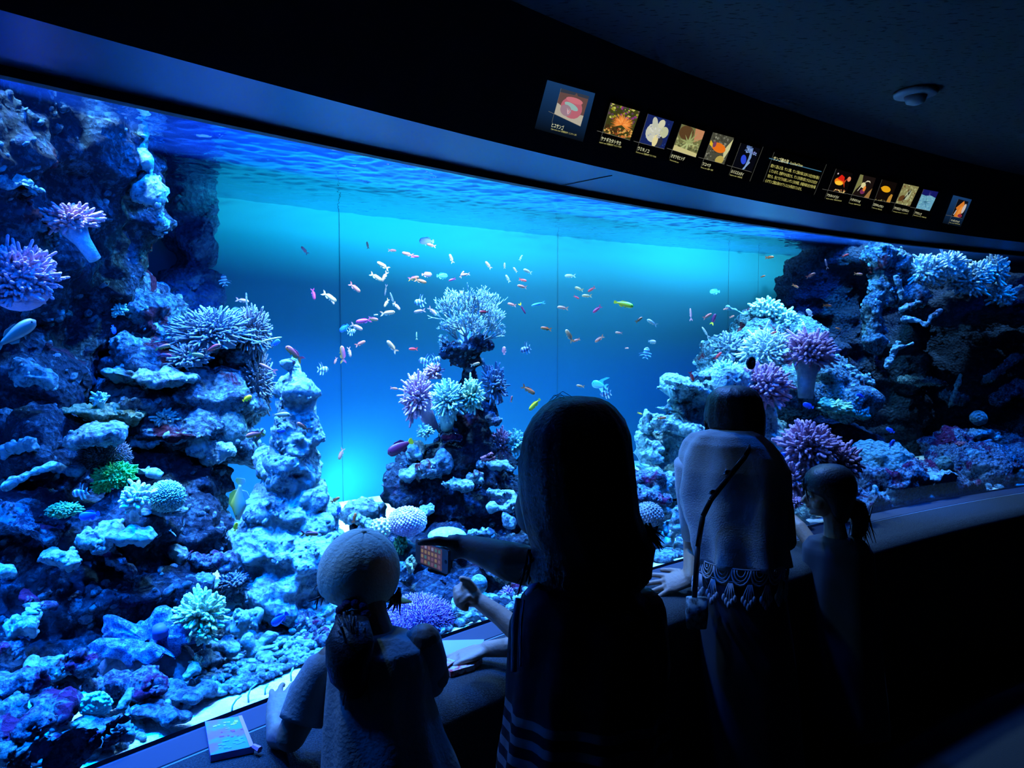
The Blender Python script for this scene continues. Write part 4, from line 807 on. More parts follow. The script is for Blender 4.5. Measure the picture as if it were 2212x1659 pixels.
W = {'pink': ((1, .22, .12), (1, .36, .2)), 'palepink': ((1, .34, .17), (1, .5, .3)), 'white': ((1, .72, .42), (1, .85, .55)), 'cream': ((1, .38, .10), (1, .58, .24)), 'orange': ((1, .16, .02), (1, .34, .08)), 'salmon': ((1, .15, .07), (1, .3, .15)),
     'red': ((.9, .02, .02), (1, .1, .06)), 'magenta': ((1, .05, .16), (1, .12, .24)), 'violet': ((1, .12, .22), (1, .42, .02)), 'blue': ((.01, .12, .9), (.02, .2, .95)), 'cyan': ((.05, .5, .7), (.2, .65, .7)), 'yellow': ((1, .62, .005), (1, .7, .02)),
     'grey': ((.12, .11, .1), (.2, .17, .15)), 'mauve': ((.5, .15, .16), (.6, .24, .22)), 'maroon': ((.10, .01, .05), (.16, .015, .04)), 'paleblue': ((.5, .5, .5), (.7, .65, .6)), 'green': ((.3, .42, .12), (.5, .5, .2)), 'brown': ((.5, .32, .2), (.65, .45, .28)), 'leopard': ((.8, .4, .03), (.3, .4, .3))}
for _k in ('pink', 'palepink', 'white', 'cream', 'orange', 'salmon', 'magenta', 'violet'): W[_k] = tuple(tuple(v * .62 for v in c) for c in W[_k])
KINDN = {'anthias': ('anthias', 'anthias'), 'damsel': ('damselfish', 'damselfish'), 'wrasse': ('wrasse', 'wrasse'), 'coris': ('wrasse', 'wrasse'), 'cardinal': ('cardinalfish', 'striped cardinalfish'), 'slim': ('slender_fish', 'slender fish'), 'idol': ('banner_fish', 'tall-finned banner fish'),
         'grouper': ('grouper', 'grouper'), 'trumpet': ('trumpetfish', 'trumpetfish'), 'gobylike': ('goby', 'small torpedo-shaped fish'), 'filefish': ('filefish', 'filefish')}
COLN = {'palepink': 'pale pink', 'violet': 'pink and yellow', 'paleblue': 'pale blue', 'cyan': 'bright cyan', 'leopard': 'yellow spotted'}
def heading(a):
    a %= 360; return ('right', 'up to the right', 'upwards', 'up to the left', 'left', 'down to the left', 'downwards', 'down to the right')[int(((a + 22.5) % 360) // 45)]
def fish(x, y, Lp, ang, kind, col, where, d, yaw=None, roll=0):
    c = P(x, y, d); r, a = polar(c)
    if r < R0 + .07: k = (R0 + .07) / r; c = Vector((AX + (c.x - AX) * k, AY + (c.y - AY) * k, c.z))
    L_ = Lp * d / F * 1.08; m1 = fish_mat(*W[col], col) if col != 'strp' else stripe_mat('striped', (.12, .16, .2), (.6, .75, .8), 26)
    fin = m1 if col != 'maroon' else fish_mat(*W['yellow'], 'yellow')
    nm, desc = KINDN[kind]; e = empty(nm, c); cn = '' if col == 'strp' else COLN.get(col, col) + ' '
    tag(e, f'{cn}{desc} heading {heading(ang)}, {where}', 'fish')
    # frame: x along heading in the picture plane, turned a little towards or away
    yw = random.uniform(-25, 25) if yaw is None else yaw; A = math.radians(ang)
    fw = Vector((math.cos(A), 0, math.sin(A))); flip = -1 if fw.x < 0 else 1; up = Vector((-math.sin(A) * flip, 0, math.cos(A) * flip))
    R_ = Matrix((fw, up.cross(fw), up)).transposed(); e.rotation_euler = (Matrix.Rotation(math.radians(yw) - math.atan2(c.x, c.y), 3, 'Z') @ R_).to_euler(); e.scale = (L_, L_, L_)
    for part, g in GEO[kind].items():
        mm = M_EYE if part == 'eyes' else (fin if part == 'tail_fin' else m1)
        o = bpy.data.objects.new(part, fish_mesh(kind, part, g, mm)); COL.objects.link(o); o.parent = e
    return e
random.seed(11)
T = 'anthias'
FL = [
 (658, 541, 20, 130, T, 'mauve', 'leftmost under the light band', 3.5), (794, 530, 15, 100, T, 'palepink', 'tiny, inside the bright band', 3.6), (847, 541, 18, 0, T, 'pink', 'plump, near the lower edge of the bright band', 3.4),
 (881, 549, 24, 165, T, 'pink', 'left of a pair in the bright band', 3.4), (896, 554, 17, 0, T, 'magenta', 'right of a pair in the bright band', 3.3), (923, 521, 32, 180, 'damsel', 'paleblue', 'highest and largest fish in the bright band', 3.5), (932, 530, 20, 165, T, 'pink', 'tucked under the large pale blue fish', 3.45),
 (975, 559, 20, 110, T, 'palepink', 'alone in the bright band above the tree-like coral', 3.5), (828, 574, 28, 150, T, 'cream', 'upper of the zigzag trio', 3.3), (812, 598, 28, -30, T, 'cream', 'left of the zigzag trio', 3.3), (831, 597, 24, -120, T, 'palepink', 'lower right of the zigzag trio', 3.35),
 (766, 621, 28, -40, T, 'salmon', 'alone between the magenta fish and the zigzag trio', 3.2), (677, 635, 24, -80, T, 'magenta', 'leftmost in open water', 3.1), (711, 641, 34, -32, T, 'cream', 'upper of a pair beside the magenta fish', 3.1), (718, 651, 14, -60, T, 'palepink', 'tiny, touching the belly of a cream fish', 3.15),
 (833, 627, 22, 260, 'slim', 'grey', 'thin and curved, above the trio of slender fish', 3.4), (835, 654, 20, -120, T, 'cream', 'small, left of the slanting grey fish', 3.4), (847, 645, 26, 110, 'slim', 'grey', 'slanting, above a pale pink one', 3.4), (857, 661, 20, -50, T, 'palepink', 'touching the tail of the slanting grey fish', 3.35),
 (837, 676, 30, 8, T, 'cream', 'right of the magenta and yellow pair', 3.0), (812, 680, 9, 0, T, 'white', 'tiny and round above the magenta and yellow pair', 3.1), (806, 689, 22, -10, T, 'violet', 'right of the overlapping magenta fish', 2.95), (786, 693, 32, 190, T, 'magenta', 'left of an overlapping pair in mid water', 2.95),
 (770, 706, 28, -25, T, 'palepink', 'just under the magenta fish', 3.0), (744, 708, 24, 220, 'damsel', 'blue', 'in mid water beside a pink anthias', 3.05), (759, 716, 18, 10, 'cardinal', 'strp', 'below the blue damselfish in mid water', 3.1),
 (893, 601, 24, 10, T, 'violet', 'left of an overlapping pair by the tree-like coral', 3.2), (908, 607, 25, -15, T, 'orange', 'right of the overlapping pair left of the tree-like coral', 3.15), (921, 593, 22, 0, 'damsel', 'mauve', 'dusky, above the orange one left of the tree-like coral', 3.4), (954, 596, 25, 0, 'damsel', 'cyan', 'above the left top of the tree-like coral', 3.4),
 (977, 604, 15, 200, T, 'magenta', 'touching the left tip of the tree-like coral', 3.0), (998, 593, 16, 60, T, 'palepink', 'left of a V-shaped pair above tree-like coral', 3.2), (1006, 593, 18, 190, T, 'palepink', 'right arm of a V over the tree-like coral', 3.2),
 (908, 652, 24, 190, 'cardinal', 'strp', 'dark, left of the tree-like coral', 3.0), (907, 672, 24, 190, T, 'palepink', 'below the dark striped fish left of the tree-like coral', 3.0), (934, 672, 24, -45, T, 'palepink', 'touching the left of the tree-like coral', 3.0), (900, 725, 15, 90, 'slim', 'green', 'tiny, above the red fish left of the pillar', 3.1), (893, 754, 20, 180, T, 'red', 'left of the jagged rock cap', 3.0),
 (847, 749, 32, 130, T, 'cream', 'left of the red fish, tail low', 3.0), (778, 742, 23, 25, T, 'salmon', 'above the steep pair in mid water', 3.1), (755, 760, 21, -80, T, 'palepink', 'right of the steep pair', 3.1), (740, 766, 36, 95, T, 'violet', 'steep, left of the steep pair', 2.95), (725, 779, 15, -110, T, 'pink', 'tiny, left of the steep pair', 3.1),
 (636, 764, 46, 140, T, 'violet', 'at the tip of the white pinnacle', 2.2), (851, 839, 16, -10, T, 'pink', 'alone left of the lilac fan coral', 3.1), (737, 980, 26, 250, T, 'palepink', 'low in the open water right of the pinnacle', 2.9), (865, 966, 58, 205, 'coris', 'maroon', 'large with a yellow tail, left of the pillar', 2.7),
 (655, 922, 30, 145, T, 'salmon', 'in front of the middle of the white pinnacle', 2.1), (607, 931, 18, 0, 'damsel', 'blue', 'against the middle of the white pinnacle', 2.12), (552, 938, 40, 190, T, 'violet', 'between the left reef and the pinnacle', 2.1), (578, 794, 38, 155, 'slim', 'mauve', 'left of the pinnacle tip', 2.4), (607, 896, 36, 0, 'grouper', 'brown', 'faint, across the upper pinnacle', 2.08),
 (697, 798, 24, 0, 'cardinal', 'strp', 'pale, right of the pinnacle tip', 2.9), (594, 741, 22, 30, 'damsel', 'blue', 'under the thin trumpetfish', 2.45), (578, 735, 62, 12, 'trumpet', 'green', 'thin, right of the bushy left reef coral', 2.4), (533, 861, 22, 30, 'damsel', 'yellow', 'beside the hanging brown coral', 2.35),
 (351, 749, 32, 10, T, 'violet', 'upper of the pair before the terraced left reef', 1.95), (355, 767, 28, -10, T, 'magenta', 'lower of the pair before the terraced left reef', 1.95), (423, 766, 32, -12, T, 'cream', 'between the fish pair and the red one on the left reef', 2.0), (458, 753, 36, 205 - 180, T, 'red', 'bright, in front of the blue-grey bushy coral', 1.98),
 (245, 711, 20, -80, 'damsel', 'blue', 'at the edge of the dark hollow in the left wall', 2.1), (523, 649, 26, -10, T, 'palepink', 'in open water above the left reef', 2.9), (484, 606, 24, 100, 'cardinal', 'strp', 'faint, in front of the dim column at left', 3.2), (33, 722, 92, 38, 'grouper', 'grey', 'large, cut by the left edge of the picture', 1.75),
 (122, 767, 16, 0, 'damsel', 'paleblue', 'small, in the dark hollow near the left edge', 2.0), (195, 1113, 42, 190, 'damsel', 'blue', 'large, between the dull green coral and the ledge', 1.72), (174, 1064, 32, 190, 'cardinal', 'strp', 'left of the bright green coral', 1.8), (517, 1078, 86, -95, 'filefish', 'leopard', 'hanging head down in the gap left of the pinnacle', 2.05),
 (509, 1139, 20, 75, 'damsel', 'yellow', 'small, below the spotted filefish', 2.05), (374, 1152, 18, -50, 'slim', 'paleblue', 'left of the round-topped rock', 1.9), (606, 1336, 42, 215, 'damsel', 'blue', 'at the foot of the pinnacle', 1.85), (668, 1153, 36, -5, T, 'violet', 'before the lower pinnacle left of the cap', 1.9),
 (724, 1080, 22, 30, T, 'orange', 'at the right edge of the lower pinnacle', 2.3), (766, 1119, 22, 75, T, 'orange', 'in the gap of open water above the cap', 2.6), (732, 1103, 18, 75, 'damsel', 'blue', 'small, beside the gap of open water', 2.2),
 (1046, 674, 20, 180, T, 'red', 'in front of the tree-like coral', 2.75), (1055, 573, 20, 130, T, 'palepink', 'alone high above the tree-like coral', 3.5), (1090, 574, 12, 90, T, 'palepink', 'tiny, between two others above the tree-like coral', 3.6), (1113, 583, 13, 130, T, 'palepink', 'tiny, left of the bright white fish', 3.6), (1125, 557, 12, 60, T, 'white', 'tiny, highest above the right of the tree-like coral', 3.6),
 (1140, 586, 20, 160, T, 'white', 'bright, upper right of the tree-like coral', 3.4), (1097, 602, 17, 120, T, 'white', 'just above the tree-like coral at right', 3.4), (1129, 605, 17, -15, T, 'red', 'dusky, under the bright white fish', 3.5), (1128, 619, 21, 170, T, 'pink', 'under the dusky red one', 3.4), (1106, 658, 19, 165, T, 'pink', 'touching the right side of the tree-like coral', 3.2),
 (1129, 667, 24, -60, 'slim', 'maroon', 'thin and dark, right of the tree-like coral', 3.2), (1162, 657, 28, 195, 'gobylike', 'cyan', 'right of the thin dark fish', 3.2), (1180, 710, 23, 170, T, 'orange', 'alone right of the jagged rock cap', 3.1), (1089, 758, 18, 90, 'damsel', 'mauve', 'right of the rock cap, seen end on', 3.2), (1136, 754, 24, 200, 'cardinal', 'strp', 'right of the purple-grey end-on fish', 3.1),
 (1026, 787, 21, 15, T, 'cream', 'against the neck of the pillar', 2.8), (918, 780, 25, 170, 'cardinal', 'strp', 'left of the pillar neck, left one of two', 2.9), (941, 777, 23, 10, 'cardinal', 'strp', 'left of the pillar neck, right one of two', 2.9), (1141, 842, 32, -32, T, 'orange', 'upper left of the standing woman\'s head', 2.8),
 (1232, 596, 23, 180, T, 'white', 'highest in the open water right of centre', 3.5), (1251, 624, 20, 160, T, 'cream', 'upper left of a group of four', 3.5), (1278, 625, 18, 210, T, 'red', 'upper right of a group of four', 3.5), (1245, 642, 13, -30, T, 'red', 'lower left of a group of four', 3.5), (1268, 639, 21, 178, T, 'cream', 'lower right of a group of four', 3.45),
 (1216, 665, 23, 172, T, 'palepink', 'alone below the group of four', 3.3), (1290, 668, 22, 220, T, 'magenta', 'left of the yellow wrasse', 3.4), (1347, 657, 40, -14, 'wrasse', 'yellow', 'large, in open water right of centre', 3.1), (1380, 691, 18, 35, T, 'orange', 'below the yellow wrasse', 3.5), (1409, 697, 24, 150, T, 'white', 'below and right of the yellow wrasse', 3.5),
 (1337, 719, 15, 175, T, 'pink', 'small, below the yellow wrasse', 3.7), (1230, 726, 30, 120, T, 'cream', 'left of a touching pair above the woman\'s head', 3.2), (1245, 735, 17, 200, T, 'pink', 'right of a touching pair above the woman\'s head', 3.25), (1295, 732, 23, 215, T, 'pink', 'right of the touching pair above the woman\'s head', 3.4), (1408, 738, 18, -10, 'damsel', 'brown', 'dark, in the haze below the white fish', 3.8),
 (1396, 763, 24, 80, 'cardinal', 'strp', 'facing away in the haze, centre right', 3.8), (1354, 752, 8, 0, T, 'pink', 'minute, in the haze at centre right', 4.2), (1545, 630, 22, 180, 'damsel', 'cyan', 'under the right end of the light band', 4.3), (1492, 679, 24, 95, 'slim', 'mauve', 'upright and thin at centre right', 4.2), (1528, 683, 21, 28, T, 'salmon', 'left of the dark upright one', 4.0),
 (1541, 690, 24, 70, T, 'maroon', 'steep, beside the salmon one', 4.0), (1524, 718, 26, 125, 'slim', 'white', 'thin, above the hazy bush coral', 4.0), (1551, 769, 20, 45, T, 'red', 'in front of the hazy bush coral', 3.9), (1494, 813, 22, -70, T, 'red', 'over the flat plate rock', 3.4), (1568, 667, 11, 200, T, 'pink', 'at the tip of the stick left of the plate corals', 4.2), (1581, 684, 11, 20, T, 'pink', 'under the stick left of the plate corals', 4.3),
 (1662, 556, 19, 0, T, 'orange', 'highest at the right, above the teal corals', 4.3), (1648, 597, 11, 20, T, 'orange', 'small, right of the corner of the tank wall', 4.3), (1718, 618, 15, -30, T, 'orange', 'above the right of the teal leafy corals', 4.2), (1751, 595, 20, 25, T, 'salmon', 'in the dark water at right, second row', 4.2), (1826, 552, 14, 20, T, 'red', 'under the metal frame at right', 4.3),
 (1787, 660, 18, -5, T, 'orange', 'above the lilac mushroom coral', 4.0), (1671, 719, 13, 20, T, 'red', 'on top of the white-green dome coral', 3.95), (1854, 592, 17, -10, T, 'orange', 'left of the bright-edged rock column', 4.3), (1785, 570, 20, 105, 'slim', 'mauve', 'thin and upright under the frame at right', 4.3), (1811, 710, 12, 160, T, 'orange', 'in the shade right of the lilac mushroom coral', 4.3),
 (1749, 676, 20, 130, 'damsel', 'paleblue', 'blurred, above the lilac mushroom coral', 4.3), (1382, 893, 11, -20, T, 'yellow', 'tiny, right of the standing woman\'s head', 3.4), (1429, 903, 19, 5, T, 'orange', 'over the bright arched rock', 3.3), (1859, 855, 18, 160, 'damsel', 'blue', 'in the dark hollow at the right, upper one', 3.9), (1747, 877, 24, 160, 'damsel', 'blue', 'right of the leaning woman\'s hair', 3.7),
 (1924, 930, 19, 155, 'damsel', 'blue', 'upper of two over the dome coral', 3.8), (1928, 959, 19, 60, 'damsel', 'blue', 'lower of two over the dome coral', 3.75), (1783, 997, 21, 15, 'damsel', 'blue', 'in front of the large lilac coral at right', 3.1), (1155, 874, 34, 225, 'wrasse', 'yellow', 'touching the standing woman\'s hair at upper left', 2.7), (1105, 862, 14, 80, T, 'violet', 'small, between the pillar and the yellow wrasse', 2.9),
 (1254, 834, 17, 170, T, 'cream', 'just above the standing woman\'s head', 3.2), (1296, 832, 36, 170, 'idol', 'cyan', 'above right of the standing woman\'s head', 3.3), (1309, 850, 24, 190, 'cardinal', 'strp', 'just right of the banner fish', 3.3)]
for f in FL: fish(*f)
# garden eels in the sand
M_EEL = mat('garden_eel', (.06, .25, .28), .7, col2=(.15, .4, .4), nscale=200)
for i, (pts, lb) in enumerate([([(499, 1542), (502, 1525), (510, 1512), (520, 1504)], 'garden eel curving out of the white sand, nearest the glass'), ([(537, 1518), (536, 1502), (541, 1488), (554, 1477)], 'garden eel curving out of the sand, tallest of four'), ([(572, 1498), (573, 1488), (579, 1478)], 'short forked-looking garden eel right of the tallest one'), ([(629, 1467), (628, 1455), (633, 1443)], 'garden eel beside the capped child\'s sleeve')]):
    b = onz(pts[0][0], pts[0][1], .744); d = b.y; Q = [P(x, y, d + .01 * j) for j, (x, y) in enumerate(pts)]; Q[0].z = .735
    g = G(); g.capsule(Q, [.0022] * len(Q), 8); o = g.obj('garden_eel', M_EEL); setorigin(o, Q[0]); tag(o, lb, 'eel')
# dark pad on the glass
d = on_r(1621, R0 - .006, 784); c = P(1621, 784, d); g = G(); e = empty('suction_disc', c); tag(e, 'small round black disc stuck on the window above the leaning woman', 'disc')
rad = Vector((c.x - AX, c.y - AY, 0)).normalized(); tan = Vector((-rad.y, rad.x, 0)); Z = Vector((0, 0, 1))
g.loft([(rad * .003, tan * .026, Z * .026), (-rad * .006, tan * .027, Z * .027), (-rad * .010, tan * .02, Z * .02)], 24); g.obj('rubber_pad', M_FRAME, e)
g = G(); g.loft([(-rad * .010, tan * .01, Z * .01), (-rad * .016, tan * .009, Z * .009)], 16); g.obj('knob', M_FRAME, e)
# ================================================================ backlit signs on the fascia
def fas(x, y):
    q = ray(x, y); lo, hi = .3, 9
    for _ in range(50):
        t = (lo + hi) / 2; p = Vector((0, 0, CAMZ)) + q * t; r = math.hypot(p.x - AX, p.y - AY); rc = R0 - .27 - .125 * (p.z - 2.076) / .274
        if r < rc: lo = t
        else: hi = t
    return p
def em(c, s=1.0):
    n = 'glow_%02x%02x%02x' % tuple(c)
    return mat(n, lin(c), .6, emit=s)
def dim(c): return tuple(int(v) for v in c)
class Sign:
    def __init__(s, name, label, tl, tr, br, bl, cat='sign', panel=(6, 7, 8), glow=None):
        P4 = [fas(*p) for p in (tl, tr, br, bl)]; c = (P4[0] + P4[1] + P4[2] + P4[3]) / 4; r, a = polar(c); a = math.radians(a)
        s.T = Vector((math.sin(a), -math.cos(a), 0)); k = math.hypot(.125, .274); s.U = Vector((-math.cos(a) * .125 / k, -math.sin(a) * .125 / k, .274 / k)); s.N = s.T.cross(s.U)
        if s.N.dot(Vector((0, 0, CAMZ)) - c) < 0: s.N = -s.N
        s.N.normalize(); s.c = c + s.N * .004
        s.root = empty(name, s.c); s.root.rotation_euler = Matrix((s.T, s.U, s.N)).transposed().to_euler() if s.T.cross(s.U).dot(s.N) > 0 else (0, 0, 0)
        tag(s.root, label, cat); s.q = [s.loc(*p) for p in (tl, tr, br, bl)]
        g = G(); e = .003; V = []
        cx = sum(p[0] for p in s.q) / 4; cy = sum(p[1] for p in s.q) / 4
        for z in (-.003, .0): V += [Vector((p[0] + math.copysign(e, p[0] - cx), p[1] + math.copysign(e, p[1] - cy), z)) for p in s.q]
        g.add(V, [(0, 1, 2, 3), (7, 6, 5, 4), (0, 4, 5, 1), (1, 5, 6, 2), (2, 6, 7, 3), (3, 7, 4, 0)])
        g.obj('panel', glow or mat('black_acrylic', (.008, .008, .009), .5), s.root, smooth=False)
    def loc(s, x, y):
        v = fas(x, y) - s.c; return (v.dot(s.T), v.dot(s.U))
    def line(s, a, b, w=.00045, c=(110, 110, 100)):
        a = Vector((*s.loc(*a), .0012)); b = Vector((*s.loc(*b), .0012)); g = G(); d = (b - a).normalized(); n = Vector((-d.y, d.x, 0)) * w
        g.add([a - n, b - n, b + n, a + n], [(0, 1, 2, 3)]); g.obj('rule_line', em(c), s.root, smooth=False)
    def text(s, body, a, b, h, c=(235, 235, 200), name='title_text'):
        a = (a[0] - 1.2, a[1] + 4.5); b = (b[0] - 1.2, b[1] + 4.5)
        cu = bpy.data.curves.new('t', 'FONT'); cu.body = body; cu.size = 1; o = bpy.data.objects.new('t', cu); COL.objects.link(o)
        bpy.context.view_layer.update(); me = bpy.data.meshes.new_from_object(o.evaluated_get(bpy.context.evaluated_depsgraph_get())); bpy.data.objects.remove(o)
        v = getv(me)
        if len(v) == 0: return
        A = Vector(s.loc(*a)); B = Vector(s.loc(*b)); L_ = (B - A).length; ax = (B - A) / L_; ay = Vector((-ax.y, ax.x))
        x = (v[:, 0] - v[:, 0].min()) / max(1e-6, v[:, 0].max() - v[:, 0].min()) * L_; y = v[:, 1] * h
        v2 = np.stack([A.x + ax.x * x + ay.x * y, A.y + ax.y * x + ay.y * y, np.full(len(x), .0014)], 1); setv(me, v2)
        link(name, me, em(c), s.root, smooth=False)
    def picture(s, corners, bg, shapes, name='picture'):
        Q = [Vector(s.loc(*p)) for p in corners]      # tl tr br bl
        mats = []; g = G()
        def uv(u, v): return (Q[3] * (1 - u) + Q[2] * u) * (1 - v) + (Q[0] * (1 - u) + Q[1] * u) * v
        def mi(c):
            m = em(dim(c))
            if m not in mats: mats.append(m)
            return mats.index(m)
        def poly(pts, c, z):
            n = len(pts); V = []
            for u, v in pts: q = uv(min(1, max(0, u)), min(1, max(0, v))); V.append(Vector((q.x, q.y, z)))
            g.add(V, [tuple(range(n))], mi(c))
        poly([(0, 0), (1, 0), (1, 1), (0, 1)], bg, .0008)
        z = .0009
        for sh in shapes:
            z += .00002; k = sh[0]
            if k == 'e':
                _, u, v, ru, rv, rot, c = sh; a = math.radians(rot)
                poly([(u + ru * math.cos(t) * math.cos(a) - rv * math.sin(t) * math.sin(a), v + ru * math.cos(t) * math.sin(a) + rv * math.sin(t) * math.cos(a)) for t in [2 * math.pi * i / 18 for i in range(18)]], c, z)
            elif k == 'p': poly(sh[1], sh[2], z)
            elif k == 'n':     # random dabs
                _, n, u0, v0, u1, v1, s_, cols, sd = sh; R = random.Random(sd)
                for i in range(n):
                    u, v = R.uniform(u0, u1), R.uniform(v0, v1); r_ = s_ * R.uniform(.5, 1.2); ph = R.uniform(0, 3); z += .0000005
                    poly([(u + r_ * math.cos(t + ph) * R.uniform(.6, 1.3), v + r_ * math.sin(t + ph) * R.uniform(.5, 1.1)) for t in (0, 1.2, 2.4, 3.7, 5)], R.choice(cols), z)
            elif k == 'r':     # radiating spikes
                _, n, u, v, L1, w, a0, a1, cols, sd = sh; R = random.Random(sd)
                for i in range(n):
                    a = math.radians(R.uniform(a0, a1)); l = L1 * R.uniform(.6, 1.1); du, dv = math.cos(a), math.sin(a); z += .0000005
                    poly([(u - dv * w, v + du * w), (u + du * l, v + dv * l), (u + dv * w, v - du * w)], R.choice(cols), z)
        o = g.obj(name, mats, s.root, smooth=False)
SB = (20, 24, 10)
def std(name, label, pic, bg, shapes, tt, t0, t1, cap, c0, c1, ext=None, **kw):
    tl, tr, br, bl = pic
    s = Sign('species_sign', label, *(ext or (tl, tr, (br[0] - 3, br[1] + 22), (bl[0] - 8, bl[1] + 22))), **kw)
    s.picture(pic, bg, shapes); dx = (bl[0] - tl[0]) / (bl[1] - tl[1])
    s.line(tl, (bl[0] + dx * 18, bl[1] + 18)); k = (br[1] - bl[1]) / (br[0] - bl[0])
    s.line((bl[0] - 12, bl[1] - 12 * k), br)
    h = (s.T * 1).length * .0
    s.text(tt, t0, t1, kw.get('h', th_), (240, 238, 190)); s.text(cap, c0, c1, th_ * .42, (190, 185, 110), 'caption_text')
    return s
th_ = .0125
BLUEP, N, L = new_mat('blue_backlit_panel'); o_ = N.new('ShaderNodeOutputMaterial'); e_ = N.new('ShaderNodeEmission'); tc_ = N.new('ShaderNodeTexCoord'); sp_ = N.new('ShaderNodeSeparateXYZ'); cr_ = N.new('ShaderNodeValToRGB'); L.new(tc_.outputs['Generated'], sp_.inputs[0]); L.new(sp_.outputs[1], cr_.inputs[0]); L.new(cr_.outputs[0], e_.inputs[0]); L.new(e_.outputs[0], o_.inputs[0])
cr_.color_ramp.elements[0].color = (*lin((6, 12, 20)), 1); cr_.color_ramp.elements[1].color = (*lin((22, 58, 104)), 1)
std('s', 'blue panel sign with a pink frilly coral picture, leftmost of all', [(1209, 190), (1270, 207), (1251, 272), (1194, 245)], (96, 70, 66), [('p', [(0, 0), (1, 0), (1, .35), (.5, .3), (0, .45)], (176, 168, 150)), ('e', .52, .45, .38, .36, 0, (178, 96, 108)), ('e', .5, .5, .26, .1, -12, (140, 176, 170)), ('e', .35, .3, .2, .2, 20, (150, 120, 132)), ('r', 14, .45, .2, .22, .012, 60, 120, [(214, 200, 205), (190, 90, 100)], 1), ('e', .55, .72, .3, .1, 0, (196, 110, 118)), ('p', [(0, 1), (1, 1), (1, .9), (.62, .9), (.55, .99), (.5, .9), (0, .86)], (48, 56, 70))],
    'ヒユサンゴ', (1189, 268), (1214, 275), 'Open brain coral  腔腸動物門  ヒユサンゴ科', (1188, 274), (1243, 288), ext=((1183, 176), (1281, 203), (1256, 303), (1157, 275)), glow=BLUEP)
std('s', 'sign with an orange feathery coral picture, second from the left', [(1317, 221), (1380, 240), (1358, 302), (1299, 285)], (60, 60, 24), [('n', 90, 0, .5, 1, 1, .05, [(150, 150, 40), (90, 60, 80), (130, 50, 120), (60, 80, 30), (190, 190, 90)], 2), ('n', 70, 0, 0, 1, .3, .05, [(190, 110, 50), (120, 60, 30), (60, 40, 20), (210, 160, 80)], 3), ('r', 170, .55, .42, .38, .014, -30, 210, [(235, 130, 50), (214, 110, 40), (250, 160, 80)], 4)],
    'ヤナギカタトサカ', (1296, 297), (1338, 308), 'Leather coral  腔腸動物門  ウミトサカ科', (1293, 303), (1340, 314))
std('s', 'sign with a creamy white lobed coral picture, third from the left', [(1397, 245), (1453, 262), (1432, 321), (1378, 307)], (20, 34, 90), [('n', 40, 0, 0, 1, 1, .03, [(60, 90, 160), (30, 60, 120)], 5), ('e', .45, .45, .34, .34, 0, (196, 196, 176)), ('e', .35, .78, .1, .2, 20, (188, 190, 170)), ('e', .6, .8, .12, .16, -10, (206, 204, 170)), ('e', .78, .55, .16, .2, 0, (186, 190, 150)), ('e', .7, .2, .14, .2, 0, (40, 44, 60)), ('e', .55, .2, .1, .22, 0, (224, 210, 150)), ('n', 30, .2, .3, .7, .7, .03, [(150, 156, 176), (216, 216, 200)], 6)],
    'ウミキノコ', (1375, 318), (1399, 325), 'Mushroom coral  腔腸動物門  ウミトサカ科', (1372, 324), (1415, 335))
std('s', 'sign with a dull green brittle star picture, fourth from the left', [(1470, 267), (1520, 283), (1500, 339), (1450, 323)], (110, 110, 66), [('n', 70, 0, 0, 1, .6, .05, [(140, 146, 96), (70, 74, 44), (170, 170, 110)], 7), ('e', .3, .75, .3, .26, 0, (86, 60, 34)), ('p', [(.6, 1), (1, 1), (1, .7), (.7, .5)], (190, 130, 90)), ('r', 6, .5, .4, .6, .04, -170, 20, [(170, 180, 120)], 8), ('r', 6, .5, .42, .5, .04, 0, 180, [(150, 160, 100)], 9), ('p', [(0, 0), (1, 0), (1, .14), (0, .2)], (200, 190, 130))],
    'オオウモヒトデ', (1447, 334), (1476, 342), 'Green brittle star', (1445, 341), (1464, 347))
std('s', 'sign with an orange fish on grey coral picture, fifth from the left', [(1538, 285), (1583, 297), (1562, 354), (1518, 342)], (70, 70, 56), [('n', 90, 0, 0, 1, 1, .05, [(110, 110, 96), (50, 50, 44), (140, 140, 120)], 10), ('p', [(.75, .5), (1, .95), (1, .55), (.85, .1)], (200, 196, 140)), ('e', .7, .1, .2, .16, 20, (180, 160, 80)), ('e', .48, .52, .34, .17, -8, (226, 110, 24)), ('p', [(.02, .55), (.02, .72), (.2, .58), (.18, .48)], (220, 180, 40)), ('e', .24, .6, .08, .11, 0, (110, 60, 90))],
    'ツユベラ', (1515, 351), (1532, 356), 'African coris  温帯・熱帯', (1512, 357), (1538, 364))
s = std('s', 'sign with a small blue fish beside pale branches on black, sixth from the left', [(1598, 308), (1640, 321), (1621, 371), (1579, 359)], (5, 6, 14), [('p', [(.55, 0), (.62, .05), (.72, .55), (.66, .95), (.58, .9), (.6, .5)], (110, 140, 190)), ('p', [(.5, .02), (.56, 0), (.76, .35), (.7, .4)], (130, 160, 200)), ('n', 40, .3, .7, .62, .98, .05, [(120, 150, 200), (80, 110, 170)], 11), ('n', 16, .66, .7, .9, .85, .035, [(110, 100, 170), (120, 150, 200)], 12), ('e', .4, .4, .13, .2, 25, (40, 70, 210))],
    'ルリスズメダイ', (1577, 367), (1603, 375), 'Sapphire devil  琉球列島', (1575, 373), (1601, 380))
s.line((1646, 316), (1617, 391))
s = Sign('text_sign', 'black text sign about the coral reef sea, between the two rows of pictures', (1671, 326), (1784, 354), (1757, 420), (1646, 392))
s.line((1670, 328), (1646, 392)); s.line((1783, 354), (1756, 420)); s.line((1659, 341), (1772, 370), .0013, (60, 110, 140))
